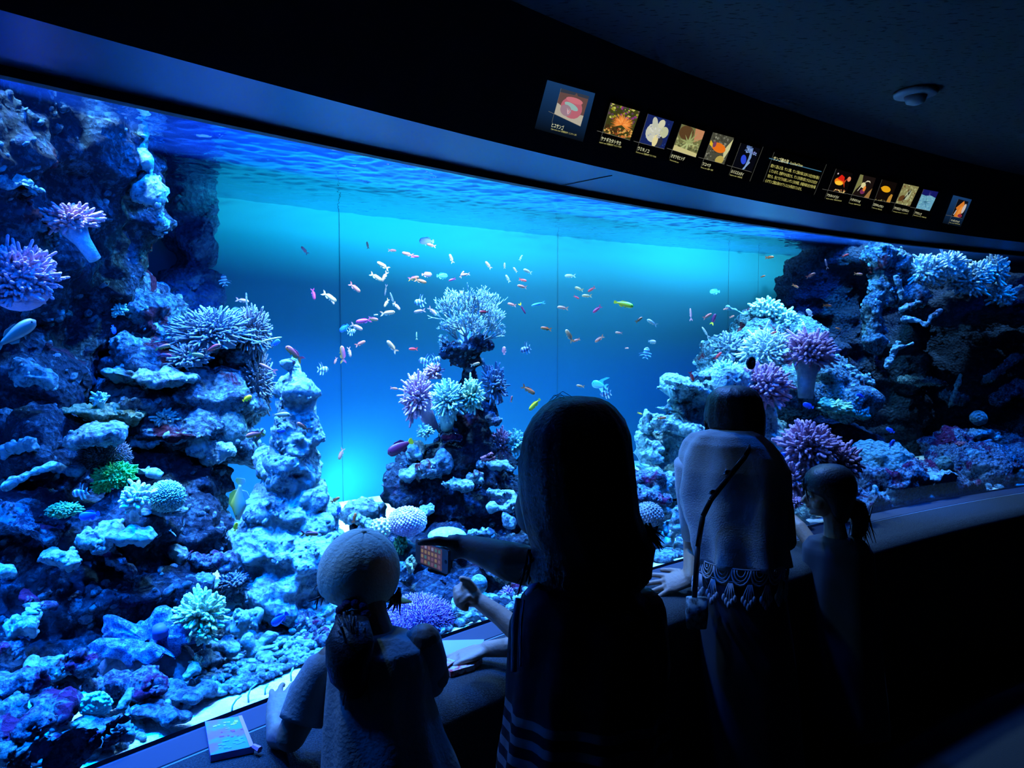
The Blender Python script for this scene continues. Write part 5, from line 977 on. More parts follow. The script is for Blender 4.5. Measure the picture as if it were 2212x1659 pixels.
s.text('サンゴ礁の海', (1668, 340), (1700, 348), 0.015, (240, 235, 170)); s.text('Coral Reef Ocean', (1704, 349), (1731, 355), .012, (210, 205, 130), 'subtitle_text')
for i, (t, a, b) in enumerate([('暖かく澄んだ海、サンゴ礁。サンゴ礁の海には多くの生き物が暮ら', (1663, 355), (1767, 382)), ('しています。色鮮やかな魚たち、サンゴを隠れ家とする小さな生き', (1660, 366), (1762, 392)), ('物たち、色とりどりの美しいサンゴの仲間。多種多様な生き物が暮', (1656, 377), (1759, 402)), ('らすサンゴ礁は海のオアシスとも呼ばれています。', (1651, 387.5), (1729, 406))]):
    s.text(t, a, b, .0125, (205, 198, 110), 'body_text')
th_ = .0118
std('s', 'sign with a glowing red and orange fish picture, first after the text sign', [(1804, 364), (1840, 374), (1825, 418), (1786, 410)], (8, 5, 5), [('e', .42, .5, .27, .17, 0, (240, 120, 20)), ('e', .42, .42, .22, .1, 0, (250, 190, 50)), ('p', [(.25, .6), (.42, .82), (.62, .74), (.68, .52)], (210, 30, 16)), ('p', [(.62, .5), (.8, .72), (.72, .48), (.8, .25)], (190, 60, 20)), ('e', .9, .7, .1, .12, 0, (220, 130, 90)), ('n', 14, .2, 0, .9, .14, .05, [(220, 190, 120), (160, 100, 60)], 13), ('e', .2, .82, .04, .04, 0, (200, 180, 180))],
    'アカネハナゴイ', (1784, 418), (1809, 424), 'Redfin anthias  奄美大島以南', (1783, 424), (1816, 430))
std('s', 'sign with a pale and orange goby picture, second after the text sign', [(1856, 376), (1890, 384), (1874, 428), (1838, 420)], (24, 16, 14), [('p', [(0, 0), (0, 1), (.2, 1), (.3, .6), (.1, .3)], (120, 120, 70)), ('e', .5, .25, .14, .12, 0, (110, 40, 80)), ('p', [(.7, 0), (1, 0), (1, .5), (.85, .3)], (150, 110, 60)), ('e', .42, .55, .14, .13, -40, (216, 206, 150)), ('e', .55, .4, .08, .13, 0, (226, 130, 50)), ('p', [(.42, .66), (.55, .8), (.72, .8), (.78, .7), (.68, .76), (.55, .74)], (220, 210, 180)), ('p', [(.3, .5), (.2, .22), (.24, .24), (.36, .5)], (200, 196, 170))],
    'ハタタテハゼ', (1835, 427), (1856, 433), 'Fire goby  奄美大島以南', (1833, 434), (1857, 439))
std('s', 'sign with a plain yellow fish on black picture, third after the text sign', [(1903, 387), (1936, 395), (1920, 437), (1887, 431)], (14, 8, 6), [('e', .45, .6, .3, .15, -5, (226, 160, 20)), ('p', [(.1, .62), (.22, .7), (.22, .54)], (220, 150, 20)), ('p', [(.75, 0), (1, 0), (1, .4), (.88, .42), (.78, .25)], (180, 130, 50)), ('n', 12, 0, 0, .7, .06, .03, [(150, 140, 80)], 14)],
    'コガネキュウセン', (1884, 438), (1906, 444), 'Yellow wrasse  和歌山以南', (1883, 444), (1903, 449))
std('s', 'sign with a black-lined long-finned fish picture, fourth after the text sign', [(1950, 396), (1983, 403), (1963, 445), (1932, 438)], (130, 126, 80), [('n', 60, 0, 0, 1, 1, .07, [(150, 150, 100), (110, 84, 50), (170, 170, 120)], 15), ('e', .25, .3, .2, .14, 30, (90, 56, 26)), ('e', .55, .5, .14, .26, -12, (170, 176, 140)), ('r', 12, .55, .5, .42, .015, 60, 110, [(10, 12, 14)], 16), ('r', 10, .5, .5, .42, .018, 235, 260, [(14, 16, 18)], 17)],
    'プテラポゴン・カウデルニィ', (1929, 446), (1961, 453), 'Pterapogon kauderni  インドネシア', (1928, 452), (1959, 458))
std('s', 'sign with a light blue frosty coral picture, fifth after the text sign', [(1993, 408), (2025, 414), (2006, 455), (1976, 449)], (20, 24, 96), [('p', [(0, 0), (1, 0), (1, .68), (.6, .76), (.3, .7), (0, .74)], (100, 160, 184)), ('n', 60, 0, 0, 1, .7, .05, [(120, 180, 190), (86, 140, 170), (130, 176, 200)], 18), ('r', 7, .45, .42, .4, .02, 0, 360, [(50, 100, 130)], 19), ('r', 3, .5, .7, .3, .01, 60, 100, [(110, 100, 170)], 20)],
    'アワサンゴ', (1974, 456), (1988, 460), 'Flowerpot coral  沖縄以南', (1972, 460), (1999, 466))
th_ = .0105
std('s', 'small blue panel sign with an orange animal picture, last one at the right', [(2068, 429), (2090, 435), (2076, 471), (2053, 466)], (12, 12, 20), [('p', [(.2, 0), (.25, .4), (.1, .5), (.35, .75), (.6, .98), (.8, .7), (.7, 0)], (206, 116, 40)), ('e', .55, .4, .12, .3, -20, (224, 140, 60)), ('e', .82, .55, .13, .3, -10, (190, 180, 176)), ('e', .7, .12, .2, .1, 0, (130, 40, 60)), ('p', [(.1, .1), (.2, .4), (.25, .38), (.16, .08)], (190, 190, 190))],
    'イソギンチャク', (2052, 472), (2070, 476), 'Sea anemone  本州中部以南', (2050, 476), (2072, 480), ext=((2059, 423), (2096, 432), (2073, 488), (2037, 480)), glow=BLUEP)
# ================================================================ visitors
SKIN = mat('skin', (.26, .165, .115), .55, bump=.15, bscale=120); HAIR = mat('black_hair', (.008, .007, .007), .5, bump=.25, bscale=140)
SKIN2 = mat('skin_pale', (.34, .2, .13), .55, bump=.15, bscale=120)
M_EYEW = mat('eye_white', (.7, .7, .7), .3); M_LIP = mat('lips', (.4, .14, .13), .5)
def frame(f, up=Vector((0, 0, 1))):
    f = Vector(f).normalized(); s = f.cross(up).normalized(); u = s.cross(f); return Matrix((s, f, u)).transposed()   # x right, y forward, z up
def head_geo(g, c, R, h):
    """skull, jaw, nose, brows, lips, ears, neck root; h = head height"""
    def E(x, y, z, a, b, c_): g.sphere(c + R @ Vector((x * h, y * h, z * h)), (a * h, b * h, c_ * h), R, 18, 12)
    E(0, -.03, .10, .335, .42, .40); E(0, .10, -.12, .25, .30, .34); E(0, .20, -.30, .16, .16, .14); E(0, .34, -.02, .19, .07, .16)
    for s in (-1, 1):
        E(s * .34, -.02, -.04, .035, .075, .11); E(s * .36, -.04, .0, .02, .05, .06); E(s * .16, .25, -.16, .12, .12, .12); E(s * .12, .36, .06, .10, .05, .035)
    g.tube([c + R @ Vector((0, .38 * h, .03 * h)), c + R @ Vector((0, .45 * h, -.05 * h)), c + R @ Vector((0, .49 * h, -.10 * h)), c + R @ Vector((0, .42 * h, -.14 * h))], [.03 * h, .042 * h, .06 * h, .05 * h], 10)
    E(0, .385, -.205, .085, .045, .026); E(0, .375, -.245, .07, .045, .028); E(0, .33, -.36, .08, .06, .05)
def face_parts(root, c, R, h):
    g = G()
    for s in (-1, 1): g.sphere(c + R @ Vector((s * .13 * h, .355 * h, 0)), (.055 * h, .045 * h, .035 * h), R, 12, 8)
    put(g, 'eyes', M_EYEW, root); g = G()
    for s in (-1, 1): g.sphere(c + R @ Vector((s * .13 * h, .392 * h, 0)), (.026 * h, .014 * h, .028 * h), R, 10, 6)
    put(g, 'pupils', M_EYE, root); g = G(); g.sphere(c + R @ Vector((0, .415 * h, -.222 * h)), (.07 * h, .028 * h, .03 * h), R, 12, 8); put(g, 'lips', M_LIP, root)
def hand_geo(g, wrist, dirv, normal, scale=1.0, curl=0, spread=.16, side=1, thumb=(.45, .25), fl=(1, 1.08, 1, .8)):
    """palm plus five fingers; curl in radians per joint towards -normal"""
    d = Vector(dirv).normalized(); n = Vector(normal); n = (n - d * n.dot(d)).normalized(); s = d.cross(n) * side; k = scale * .085
    pc = wrist + d * k * .5
    g.loft([(wrist - d * k * .1, s * k * .32, n * k * .22), (wrist + d * k * .2, s * k * .38, n * k * .2), (wrist + d * k * .6, s * k * .48, n * k * .18), (wrist + d * k * 1.0, s * k * .46, n * k * .15)], 14)
    for i in range(4):
        o = (i - 1.5) / 1.5; b = wrist + d * k * (1.0 - .06 * abs(o)) + s * (o * k * .36); dv = (d + s * o * spread).normalized(); L_ = k * .95 * fl[3 - i] if side > 0 else k * .95 * fl[i]; p = [b - dv * k * .2, b]; a = 0
        for seg in (.45, .32, .25):
            a += curl if not isinstance(curl, (list, tuple)) else curl[i]; q = dv * math.cos(a) - n * math.sin(a); p.append(p[-1] + q * L_ * seg)
        g.capsule(p, [k * .115, k * .115, k * .105, k * .095, k * .082], 10)
    tb = wrist + d * k * .25 - s * k * .34; td = (d * thumb[0] * 2 - s * .8 - n * thumb[1]).normalized(); g.capsule([wrist + d * k * .3 - s * k * .15, tb + td * k * .2, tb + td * k * .5 + d * k * .1, tb + td * k * .7 + d * k * .3], [k * .16, k * .14, k * .115, k * .09], 10)
def body_obj(root, g, m, name='body', vox=.006, sm=3):
    me = remeshed(g, vox, sm, name); v = getv(me); v -= np.array(root.location); setv(me, v); return link(name, me, m, root)
def cloth(root, name, rows, dr, m, n=40, fold=.004, ff=9, seed=0, thick=.004, cap=True):
    """lofted garment with folds, rows as in pxloft"""
    rg = pxloft(rows, dr); out = []; g = G()
    # interpolate rings
    R2 = []
    for i in range(len(rg) - 1):
        for t in (0, .2, .4, .6, .8): R2.append((rg[i][0].lerp(rg[i + 1][0], t), rg[i][1].lerp(rg[i + 1][1], t), rg[i][2].lerp(rg[i + 1][2], t), .9))
    R2.append(rg[-1]); g.loft(R2, n, cap=cap); V = []
    for i, v in enumerate(g.V):
        c = R2[i // n][0]; r = (v - c); a = 2 * math.pi * (i % n) / n; t = (i // n) / len(R2)
        V.append(c + r * (1 + (fold / max(.05, r.length)) * (math.sin(a * ff + seed + t * 3) + .6 * noise.noise(v * 14 + Vector((seed, 0, 0)))) * (.3 + t)))
    g.V = V; return put(g, name, m, root)
def hair_strands(g, p0, p1, n, r, jit, seed=0, bend=None):
    random.seed(seed)
    for i in range(n):
        a = Vector([random.gauss(0, jit) for _ in range(3)]); b = Vector([random.gauss(0, jit * 1.4) for _ in range(3)]); m_ = (p0 + p1) / 2 + (a + b) / 2 + (bend or Vector((0, 0, 0)))
        g.tube([p0 + a, m_, p1 + b], [r, r, r * .3], 5)
def legs(g, hip, floor_pts, r=.075, hw=.08, side=Vector((1, 0, 0))):
    for s, fp in zip((-1, 1), floor_pts):
        h = hip + side * s * hw; k = h.lerp(Vector(fp), .5) + Vector((0, .02, 0)); g.capsule([h, k, Vector(fp) + Vector((0, 0, .07))], [r, r * .72, r * .5], 14)
        f = Vector((-.25, .97, 0)); g.sphere(Vector(fp) + f * .05 + Vector((0, 0, .035)), (.04, .11, .035), frame(f), 14, 8)
# ---------- standing woman in the middle, seen from behind, holding a phone out to the left
d0 = 1.28; root = empty('person', (P(1265, 1600, d0).x, P(1265, 1600, d0).y, 0)); tag(root, 'person with long dark hair in a striped top, largest and nearest, holding out a phone', 'person')
HF = frame((-.30, .95, -.08)); hc = P(1250, 996, d0 + .0)
g = G(); head_geo(g, hc + Vector((-.03, .02, -.01)), frame((-.62, .78, -.12)), .2)
g.sphere(P(1152, 1098, d0 + .06), (.034, .045, .052), None, 18, 12); sh = P(1268, 1300, d0); g.capsule([hc, P(1262, 1200, d0), P(1266, 1275, d0)], [.06, .05, .055], 14)
g.capsule([P(1175, 1328, d0), P(1265, 1310, d0), P(1375, 1328, d0)], [.036, .042, .036], 14)
g.capsule([P(1266, 1400, d0), P(1266, 1500, d0), P(1266, 1640, d0), P(1266, 1800, d0)], [.09, .095, .10, .10], 18)
# left arm reaching out with the phone; the upper arm is hidden by the hair
el = P(1178, 1232, d0 + .14); wr = P(1008, 1181, 1.50)
g.capsule([P(1175, 1325, d0), P(1190, 1280, d0 + .08), el], [.038, .040, .040], 14)
g.capsule([el, P(1100, 1212, 1.44), P(1050, 1194, 1.47), wr], [.040, .039, .031, .0255], 14)
ph = P(935, 1201, 1.5)
hd = (P(955, 1172, 1.49) - wr).normalized()
g.loft([(wr, Vector((0, .016, 0)), Vector((0, 0, .024)), 1), (P(985, 1180, 1.5), Vector((0, .017, 0)), Vector((0, 0, .027)), 1), (P(965, 1186, 1.515), Vector((0, .014, 0)), Vector((0, 0, .03)), 1)], 16)
for i, (a, b, c_) in enumerate([((974, 1205, 1.53), (968, 1232, 1.53), (962, 1240, 1.50)), ((962, 1200, 1.53), (952, 1228, 1.53), (944, 1236, 1.50)), ((956, 1195, 1.53), (936, 1224, 1.53), (929, 1231, 1.50)), ((958, 1190, 1.53), (930, 1196, 1.535), (915, 1204, 1.53))]):
    g.capsule([P(*a), P(*b), P(*c_)], [.0085, .008, .007], 10)
g.capsule([P(975, 1172, 1.49), P(945, 1168, 1.48), P(922, 1170, 1.48), P(908, 1172, 1.482)], [.012, .011, .009, .008], 10)
hipc = P(1266, 1840, d0)
legs(g, hipc, [(hipc.x - .09, hipc.y, 0), (hipc.x + .09, hipc.y, 0)], .065, .05)
rsh = P(1385, 1322, d0); g.capsule([rsh, P(1402, 1440, d0 + .02), P(1390, 1520, d0 + .12), P(1340, 1540, d0 + .22)], [.045, .04, .034, .028], 14)
hand_geo(g, P(1340, 1540, d0 + .22), (-.7, .6, .1), (0, 0, 1), 1, .35)
b = body_obj(root, g, SKIN); face_parts(root, hc + Vector((-.03, .02, -.01)), frame((-.62, .78, -.12)), .2)
# hair: a smooth curtain
hairw = [(857, 1238, 1262, d0, .02), (861, 1205, 1296, d0, .05), (868, 1188, 1312, d0, .07), (880, 1172, 1327, d0, .085), (905, 1150, 1347, d0, .105), (940, 1131, 1361, d0, .115), (1000, 1120, 1369, d0, .118), (1060, 1121, 1374, d0, .115), (1100, 1127, 1378, d0, .11), (1145, 1137, 1394, d0, .10), (1175, 1146, 1412, d0, .09), (1200, 1152, 1408, d0 - .01, .08), (1240, 1146, 1405, d0 - .02, .075), (1262, 1156, 1385, d0 - .03, .065)]
g = G(); g.loft(pxloft(hairw, .1), 44)
V = []
for i, v in enumerate(g.V):
    a = 2 * math.pi * (i % 44) / 44; c_ = P(1248, 1000, d0); r = Vector((v.x - c_.x, v.y - c_.y, 0)); V.append(v + r.normalized() * .0022 * math.sin(a * 17 + 2 * v.z * 9))
g.V = V; 
hair_strands(g, P(1392, 1140, d0), P(1424, 1176, d0 - .01), 26, .0022, .006, 1); hair_strands(g, P(1230, 862, d0), P(1180, 864, d0), 5, .0006, .006, 3, Vector((0, 0, .014)))
hair_strands(g, P(1155, 1190, d0), P(1150, 1256, d0), 20, .003, .008, 5)
put(g, 'hair', HAIR, root)
# striped top
m, N, L = new_mat('striped_top'); o_ = N.new('ShaderNodeOutputMaterial'); b_ = N.new('ShaderNodeBsdfPrincipled'); L.new(b_.outputs[0], o_.inputs[0]); b_.inputs['Roughness'].default_value = .9
ge = N.new('ShaderNodeNewGeometry'); sp = N.new('ShaderNodeSeparateXYZ'); L.new(ge.outputs['Position'], sp.inputs[0]); m1 = N.new('ShaderNodeMath'); m1.operation = 'MULTIPLY'; m1.inputs[1].default_value = 2 * math.pi / .034; L.new(sp.outputs[2], m1.inputs[0]); m2 = N.new('ShaderNodeMath'); m2.operation = 'SINE'; L.new(m1.outputs[0], m2.inputs[0])
m3 = N.new('ShaderNodeMath'); m3.operation = 'GREATER_THAN'; m3.inputs[1].default_value = .1; L.new(m2.outputs[0], m3.inputs[0]); lt = N.new('ShaderNodeMath'); lt.operation = 'LESS_THAN'; lt.inputs[1].default_value = .985; L.new(sp.outputs[2], lt.inputs[0]); mm = N.new('ShaderNodeMath'); mm.operation = 'MULTIPLY'; L.new(m3.outputs[0], mm.inputs[0]); L.new(lt.outputs[0], mm.inputs[1])
mx = N.new('ShaderNodeMix'); mx.data_type = 'RGBA'; L.new(mm.outputs[0], mx.inputs[0]); mx.inputs[6].default_value = (.03, .035, .06, 1); mx.inputs[7].default_value = (.4, .42, .48, 1); L.new(mx.outputs[2], b_.inputs['Base Color']); M_TOP = m
cloth(root, 'striped_top', [(1268, 1160, 1372, d0, .06), (1282, 1136, 1396, d0, .085), (1305, 1118, 1414, d0, .10), (1340, 1106, 1426, d0, .115), (1400, 1101, 1433, d0, .122), (1500, 1097, 1436, d0, .13), (1580, 1090, 1440, d0, .135), (1660, 1078, 1446, d0, .14), (1760, 1076, 1450, d0, .145)], .12, M_TOP, 56, .006, 11, 2)
g = G(); g.tube([P(1138, 1283, d0 - .05), P(1150, 1268, d0 - .065), P(1165, 1262, d0 - .07)], [.004, .006, .004], 8); put(g, 'collar_trim', mat('pale_blue_trim', (.35, .45, .8), .6), root)
g = G(); g.tube([P(1120, 1292, d0 - .07), P(1112, 1345, d0 - .085), P(1110, 1450, d0 - .09)], [.005, .006, .005], 8); g.tube([P(1132, 1296, d0 - .085), P(1126, 1345, d0 - .1), P(1124, 1440, d0 - .105)], [.002, .002, .002], 8); put(g, 'sleeve_stripe', mat('pale_stripe', (.3, .35, .5), .8), root)
cloth(root, 'trousers', [(1740, 1090, 1440, d0, .13), (2000, 1095, 1435, d0, .13), (2500, 1120, 1410, d0, .11), (2680, 1130, 1400, d0, .1)], .12, mat('dark_trousers', (.02, .022, .03), .9), 40, .004, 8, 4)
# phone
pr = tag(empty('smartphone', ph), 'white smartphone with lit app icons held in the outstretched hand', 'phone')
ax = (P(970, 1216, 1.46) - P(897, 1188, 1.53)).normalized(); dn = (P(895, 1212, 1.52) - P(893, 1166, 1.52)); dn = (dn - ax * dn.dot(ax)).normalized(); nn_ = ax.cross(dn).normalized()
if nn_.dot(Vector((0, 0, CAMZ)) - ph) < 0: nn_ = -nn_
hl, hw_ = .050, .0255
def rect(g, a0, a1, b0, b1, n0, rnd=.006, n=5):
    pts = []
    for cx_, cy_, a in ((a1 - rnd, b1 - rnd, 0), (a0 + rnd, b1 - rnd, 90), (a0 + rnd, b0 + rnd, 180), (a1 - rnd, b0 + rnd, 270)):
        for i in range(n): t = math.radians(a + 90 * i / (n - 1)); pts.append((cx_ + rnd * math.cos(t), cy_ + rnd * math.sin(t)))
    V = [ax * x + dn * y + nn_ * z for z in n0 for x, y in pts]; k = len(pts); Fc = [tuple(range(k)), tuple(range(2 * k - 1, k - 1, -1))] + [(i, i + k, (i + 1) % k + k, (i + 1) % k) for i in range(k)]; g.add(V, Fc)
g = G(); rect(g, -hl, hl, -hw_, hw_, (-.004, .004)); g.obj('casing', mat('white_phone', (.85, .88, .9), .3), pr, smooth=False)
g = G(); rect(g, -hl + .0165, hl - .018, -hw_ + .003, hw_ - .003, (.0035, .0043), .0008, 2); g.obj('screen', mat('phone_screen', (.09, .06, .12), 
 .3, emit=.6), pr, smooth=False)
g = G(); random.seed(3)
MI = [em((110, 84, 92)), em((96, 76, 104)), em((110, 116, 150)), em((60, 100, 110)), em((120, 104, 90))]
for i in range(6):
    for j in range(4):
        a = -hl + .0185 + i * .0105; b_0 = -hw_ + .006 + j * .0108
        n0 = len(g.F); rect(g, a, a + .0065, b_0, b_0 + .007, (.0042, .0047), .0015, 3); k = random.randrange(5)
        for q in range(n0, len(g.F)): g.M[q] = k
g.obj('app_icons', MI, pr, smooth=False)
g = G(); g.sphere(ax * (hl - .0065) + nn_ * .004, (.004, .004, .001), Matrix((ax, dn, nn_)).transposed(), 14, 6); g.obj('home_button', mat('phone_button', (.3, .35, .4), .4), pr)
# ---------- child hidden behind her: only the arms come into view
root = empty('person', (P(1262, 1500, 1.74).x, P(1262, 1500, 1.74).y, 0)); tag(root, 'person mostly hidden in front of the striped top, bare arms reaching out to the left', 'person')
g = G(); hc = P(1268, 1215, 1.74); head_geo(g, hc, frame((-.4, .9, -.2)), .18)
g.capsule([hc, P(1266, 1310, 1.74)], [.045, .04], 12); g.capsule([P(1195, 1352, 1.74), P(1266, 1335, 1.74), P(1345, 1352, 1.74)], [.036, .045, .036], 12)
g.capsule([P(1268, 1340, 1.74), P(1268, 1500, 1.74), P(1268, 1640, 1.74)], [.08, .085, .09], 16)
hp = P(1268, 1640, 1.74); legs(g, hp, [(hp.x - .06, hp.y, 0), (hp.x + .06, hp.y, 0)], .06, .05)
w1 = P(1040, 1302, 1.86); g.capsule([P(1195, 1352, 1.74), P(1165, 1395, 1.76), P(1128, 1372, 1.80), P(1080, 1330, 1.84), w1], [.034, .032, .030, .025, .021], 12)
fd = (P(1005, 1272, 1.87) - w1).normalized(); g.sphere(P(1016, 1288, 1.865), (.030, .024, .028), None, 16, 12)
for i, t in enumerate([((1000, 1262, 1.865), (985, 1272, 1.86), (984, 1288, 1.85), (994, 1296, 1.845)), ((1003, 1270, 1.85), (987, 1282, 1.845), (986, 1297, 1.84), (996, 1304, 1.84)), ((1006, 1280, 1.84), (990, 1292, 1.835), (989, 1305, 1.835), (999, 1310, 1.84)), ((1012, 1290, 1.83), (997, 1302, 1.83), (998, 1312, 1.835), (1007, 1315, 1.84))]):
    g.capsule([P(1018, 1282 + i * 4, 1.865 - .008 * i)] + [P(*q) for q in t], [.010, .0095, .009, .0085, .008], 10)
g.capsule([P(1022, 1270, 1.86), P(1010, 1254, 1.855), P(997, 1250, 1.85)], [.011, .0095, .0085], 10)
w2 = onz(1052, 1402, .785); g.capsule([P(1345, 1352, 1.74), P(1290, 1430, 1.80), P(1180, 1418, 1.86), onz(1098, 1398, .80), w2], [.034, .031, .03, .026, .021], 12)
hand_geo(g, w2, onz(990, 1422, .765) - w2, (0, 0, 1), .88, .10, .18, -1)
body_obj(root, g, SKIN2, vox=.004, sm=1); face_parts(root, hc, frame((-.4, .9, -.2)), .18)
g = G(); g.sphere(hc + Vector((0, -.012, .022)), (.078, .088, .082), None, 24, 16); put(g, 'hair', HAIR, root)
cloth(root, 't_shirt', [(1340, 1205, 1335, 1.74, .055), (1360, 1190, 1348, 1.74, .08), (1420, 1182, 1354, 1.74, .09), (1640, 1178, 1358, 1.74, .1)], .09, mat('dark_tee', (.03, .03, .04), .9), 36, .003, 8, 5)
cloth(root, 'shorts', [(1630, 1180, 1356, 1.74, .1), (1800, 1185, 1350, 1.74, .1)], .09, mat('dark_shorts', (.02, .02, .03), .9), 30, .003, 8, 5)
# ---------- child in a cap
d1 = 1.55; root = empty('person', (P(830, 1500, 1.42).x, P(830, 1500, 1.42).y, 0)); tag(root, 'person in a pale cap and white t-shirt with a dark ponytail, leaning on the ledge', 'person')
g = G(); hc = P(778, 1236, d1); RH = frame((.25, .95, -.12)); head_geo(g, hc + Vector((0, .01, -.015)), RH, .185)
g.capsule([hc, P(800, 1330, d1 - .05), P(822, 1395, d1 - .08)], [.05, .036, .036], 12)
ls, rs = P(716, 1432, 1.47), P(915, 1385, 1.47)
g.capsule([ls, P(820, 1420, 1.47), rs], [.028, .03, .024], 12); g.capsule([P(825, 1480, 1.45), P(830, 1540, 1.43), P(845, 1680, 1.40)], [.065, .068, .072], 16)
hp = P(840, 1700, 1.40); legs(g, hp, [(hp.x - .05, hp.y, 0), (hp.x + .06, hp.y, 0)], .05, .045)
e1 = onz(612, 1600, .785); w1 = onz(594, 1556, .79); g.capsule([ls, P(664, 1520, 1.46), P(628, 1590, 1.45), P(603, 1590, 1.50), w1], [.036, .034, .031, .027, .020], 12)
hand_geo(g, w1, Vector((.0, .075, .045)), (0, -.5, .85), .72, [.5, .3, .35, .5], .42, -1, thumb=(.5, .0))
g.capsule([rs, P(938, 1460, 1.48), P(925, 1465, 1.56), P(900, 1445, 1.66)], [.036, .032, .028, .022], 12); hand_geo(g, P(900, 1445, 1.66), (-.3, .9, -.1), (0, 0, 1), .8, .15)
body_obj(root, g, SKIN, vox=.004, sm=1); face_parts(root, hc + Vector((0, .01, -.015)), RH, .185)
M_CAP = mat('cream_cotton', (.72, .72, .5), .9, bump=.3, bscale=160)
# cap crown with panels
g = G(); V = []; cc = P(776, 1238, d1); k = d1 / F; NR = 60
CU = (Vector((.1, -.30, .95))).normalized(); CR_ = frame(Vector((.25, .95, .1)).normalized(), CU)
rings = []
for i in range(22):
    t = i / 21 * 1.95; rr_ = math.sin(min(t, 1.95)); zz = math.cos(t)
    for j in range(NR):
        a = 2 * math.pi * j / NR; seam = .024 * abs(math.sin(a * 3)) ** .35
        q = Vector((rr_ * 88 * k * math.cos(a), rr_ * 96 * k * math.sin(a), zz * 98 * k)) * (1 + seam - .024) + Vector((0, 0, .0))
        V.append(cc + CR_ @ q)
Fc = [(i * NR + j, i * NR + (j + 1) % NR, (i + 1) * NR + (j + 1) % NR, (i + 1) * NR + j) for i in range(21) for j in range(NR)]
V2 = [v + (v - cc).normalized() * -.003 for v in V]; n0 = len(V); g.add(V + V2, Fc + [tuple(n0 + x for x in reversed(f)) for f in Fc])
capo = put(g, 'cap', M_CAP, root)
g = G(); g.sphere(cc + CR_ @ Vector((0, 0, 98 * k)), (.006, .006, .004), CR_, 12, 8); put(g, 'cap_button', M_CAP, capo) if False else put(g, 'cap_button', M_CAP, root)
g = G(); V = []
CU = Vector((-.14, .22, .96)).normalized(); bd = Vector((.80, .6, 0)); bd = (bd - CU * bd.dot(CU)).normalized(); bs = bd.cross(CU).normalized(); base_c = P(776, 1300, d1 + .02)
for z in (0, -.003):
    for i in range(13):
        a = math.radians(-62 + 124 * i / 12); V.append(base_c + (bd * math.cos(a) + bs * math.sin(a)) * 86 * k + CU * z)
    for i in range(13):
        a = math.radians(-62 + 124 * i / 12); V.append(base_c + (bd * math.cos(a) * (1 + .42 * math.cos(a * 1.3)) + bs * math.sin(a) * 1.0) * 88 * k + CU * (z - .02 * math.cos(a)))
Fc = []
for i in range(12): Fc += [(i, i + 1, 14 + i, 13 + i), (26 + i, 39 + i, 40 + i, 27 + i), (13 + i, 14 + i, 40 + i, 39 + i), (i, 26 + i, 27 + i, i + 1)]
g.add(V, Fc); put(g, 'cap_brim', mat('olive_brim', (.32, .32, .06), .8), root)
g = G(); pt = P(762, 1326, d1 - .10)
g.loft([(pt, Vector((.026, 0, 0)), Vector((0, .022, 0))), (P(760, 1345, d1 - .135), Vector((.034, 0, 0)), Vector((0, .026, 0))), (P(756, 1385, d1 - .16), Vector((.047, 0, 0)), Vector((0, .03, 0))), (P(753, 1430, d1 - .17), Vector((.044, 0, 0)), Vector((0, .03, 0))), (P(755, 1470, d1 - .175), Vector((.036, 0, 0)), Vector((0, .026, 0))), (P(768, 1500, d1 - .175), Vector((.02, 0, 0)), Vector((0, .016, 0))), (P(778, 1518, d1 - .175), Vector((.008, 0, 0)), Vector((0, .008, 0)))], 20)
hair_strands(g, P(750, 1350, d1 - .15), P(775, 1512, d1 - .175), 40, .003, .014, 4); hair_strands(g, P(700, 1270, d1), P(693, 1300, d1), 16, .003, .008, 6); hair_strands(g, P(694, 1262, d1), P(672, 1268, d1), 4, .0007, .005, 7)
hair_strands(g, P(858, 1280, d1), P(846, 1318, d1), 16, .003, .006, 8)
put(g, 'ponytail', HAIR, root)
g = G()
for i in range(9):
    a = i * .7; g.sphere(pt + Vector((.026 * math.cos(a), .008 * math.sin(a), .018 * math.sin(a))), .011, None, 10, 7)
put(g, 'hair_tie', mat('dark_purple_scrunchie', (.06, .03, .08), .8, bump=.5, bscale=200), root)
M_TEE = mat('white_cotton', (.30, .31, .29), .9, bump=.25, bscale=120)
cloth(root, 't_shirt', [(1366, 800, 862, 1.46, .04), (1376, 768, 890, 1.46, .05), (1392, 728, 918, 1.46, .07), (1425, 712, 934, 1.46, .085), (1500, 706, 930, 1.44, .095), (1580, 704, 955, 1.42, .105), (1662, 702, 988, 1.40, .11), (1800, 700, 1010, 1.40, .12)], .09, M_TEE, 48, .005, 9, 7)
def sleeve(root, pts, rads, m, name='sleeve'):
    g = G(); g.tube(pts, rads, 22); V = []
    for i, v in enumerate(g.V): V.append(v + Vector((0, 0, 1)) * .002 * noise.noise(v * 40))
    g.V = V; return put(g, name, m, root)
sleeve(root, [P(745, 1424, 1.465), P(730, 1426, 1.465), P(700, 1446, 1.465), P(672, 1500, 1.465), P(655, 1545, 1.455), P(650, 1560, 1.45)], [.01, .030, .041, .046, .045, .044], M_TEE)
sleeve(root, [P(880, 1376, 1.465), P(892, 1374, 1.465), P(906, 1382, 1.467), P(918, 1392, 1.47), P(930, 1430, 1.475), P(930, 1472, 1.48), P(928, 1480, 1.485)], [.008, .022, .031, .036, .034, .032, .030], M_TEE)
cloth(root, 'shorts', [(1790, 705, 1000, 1.40, .11), (2000, 720, 980, 1.40, .11)], .1, mat('dark_shorts', (.02, .02, .03), .9), 36, .003, 8, 9)
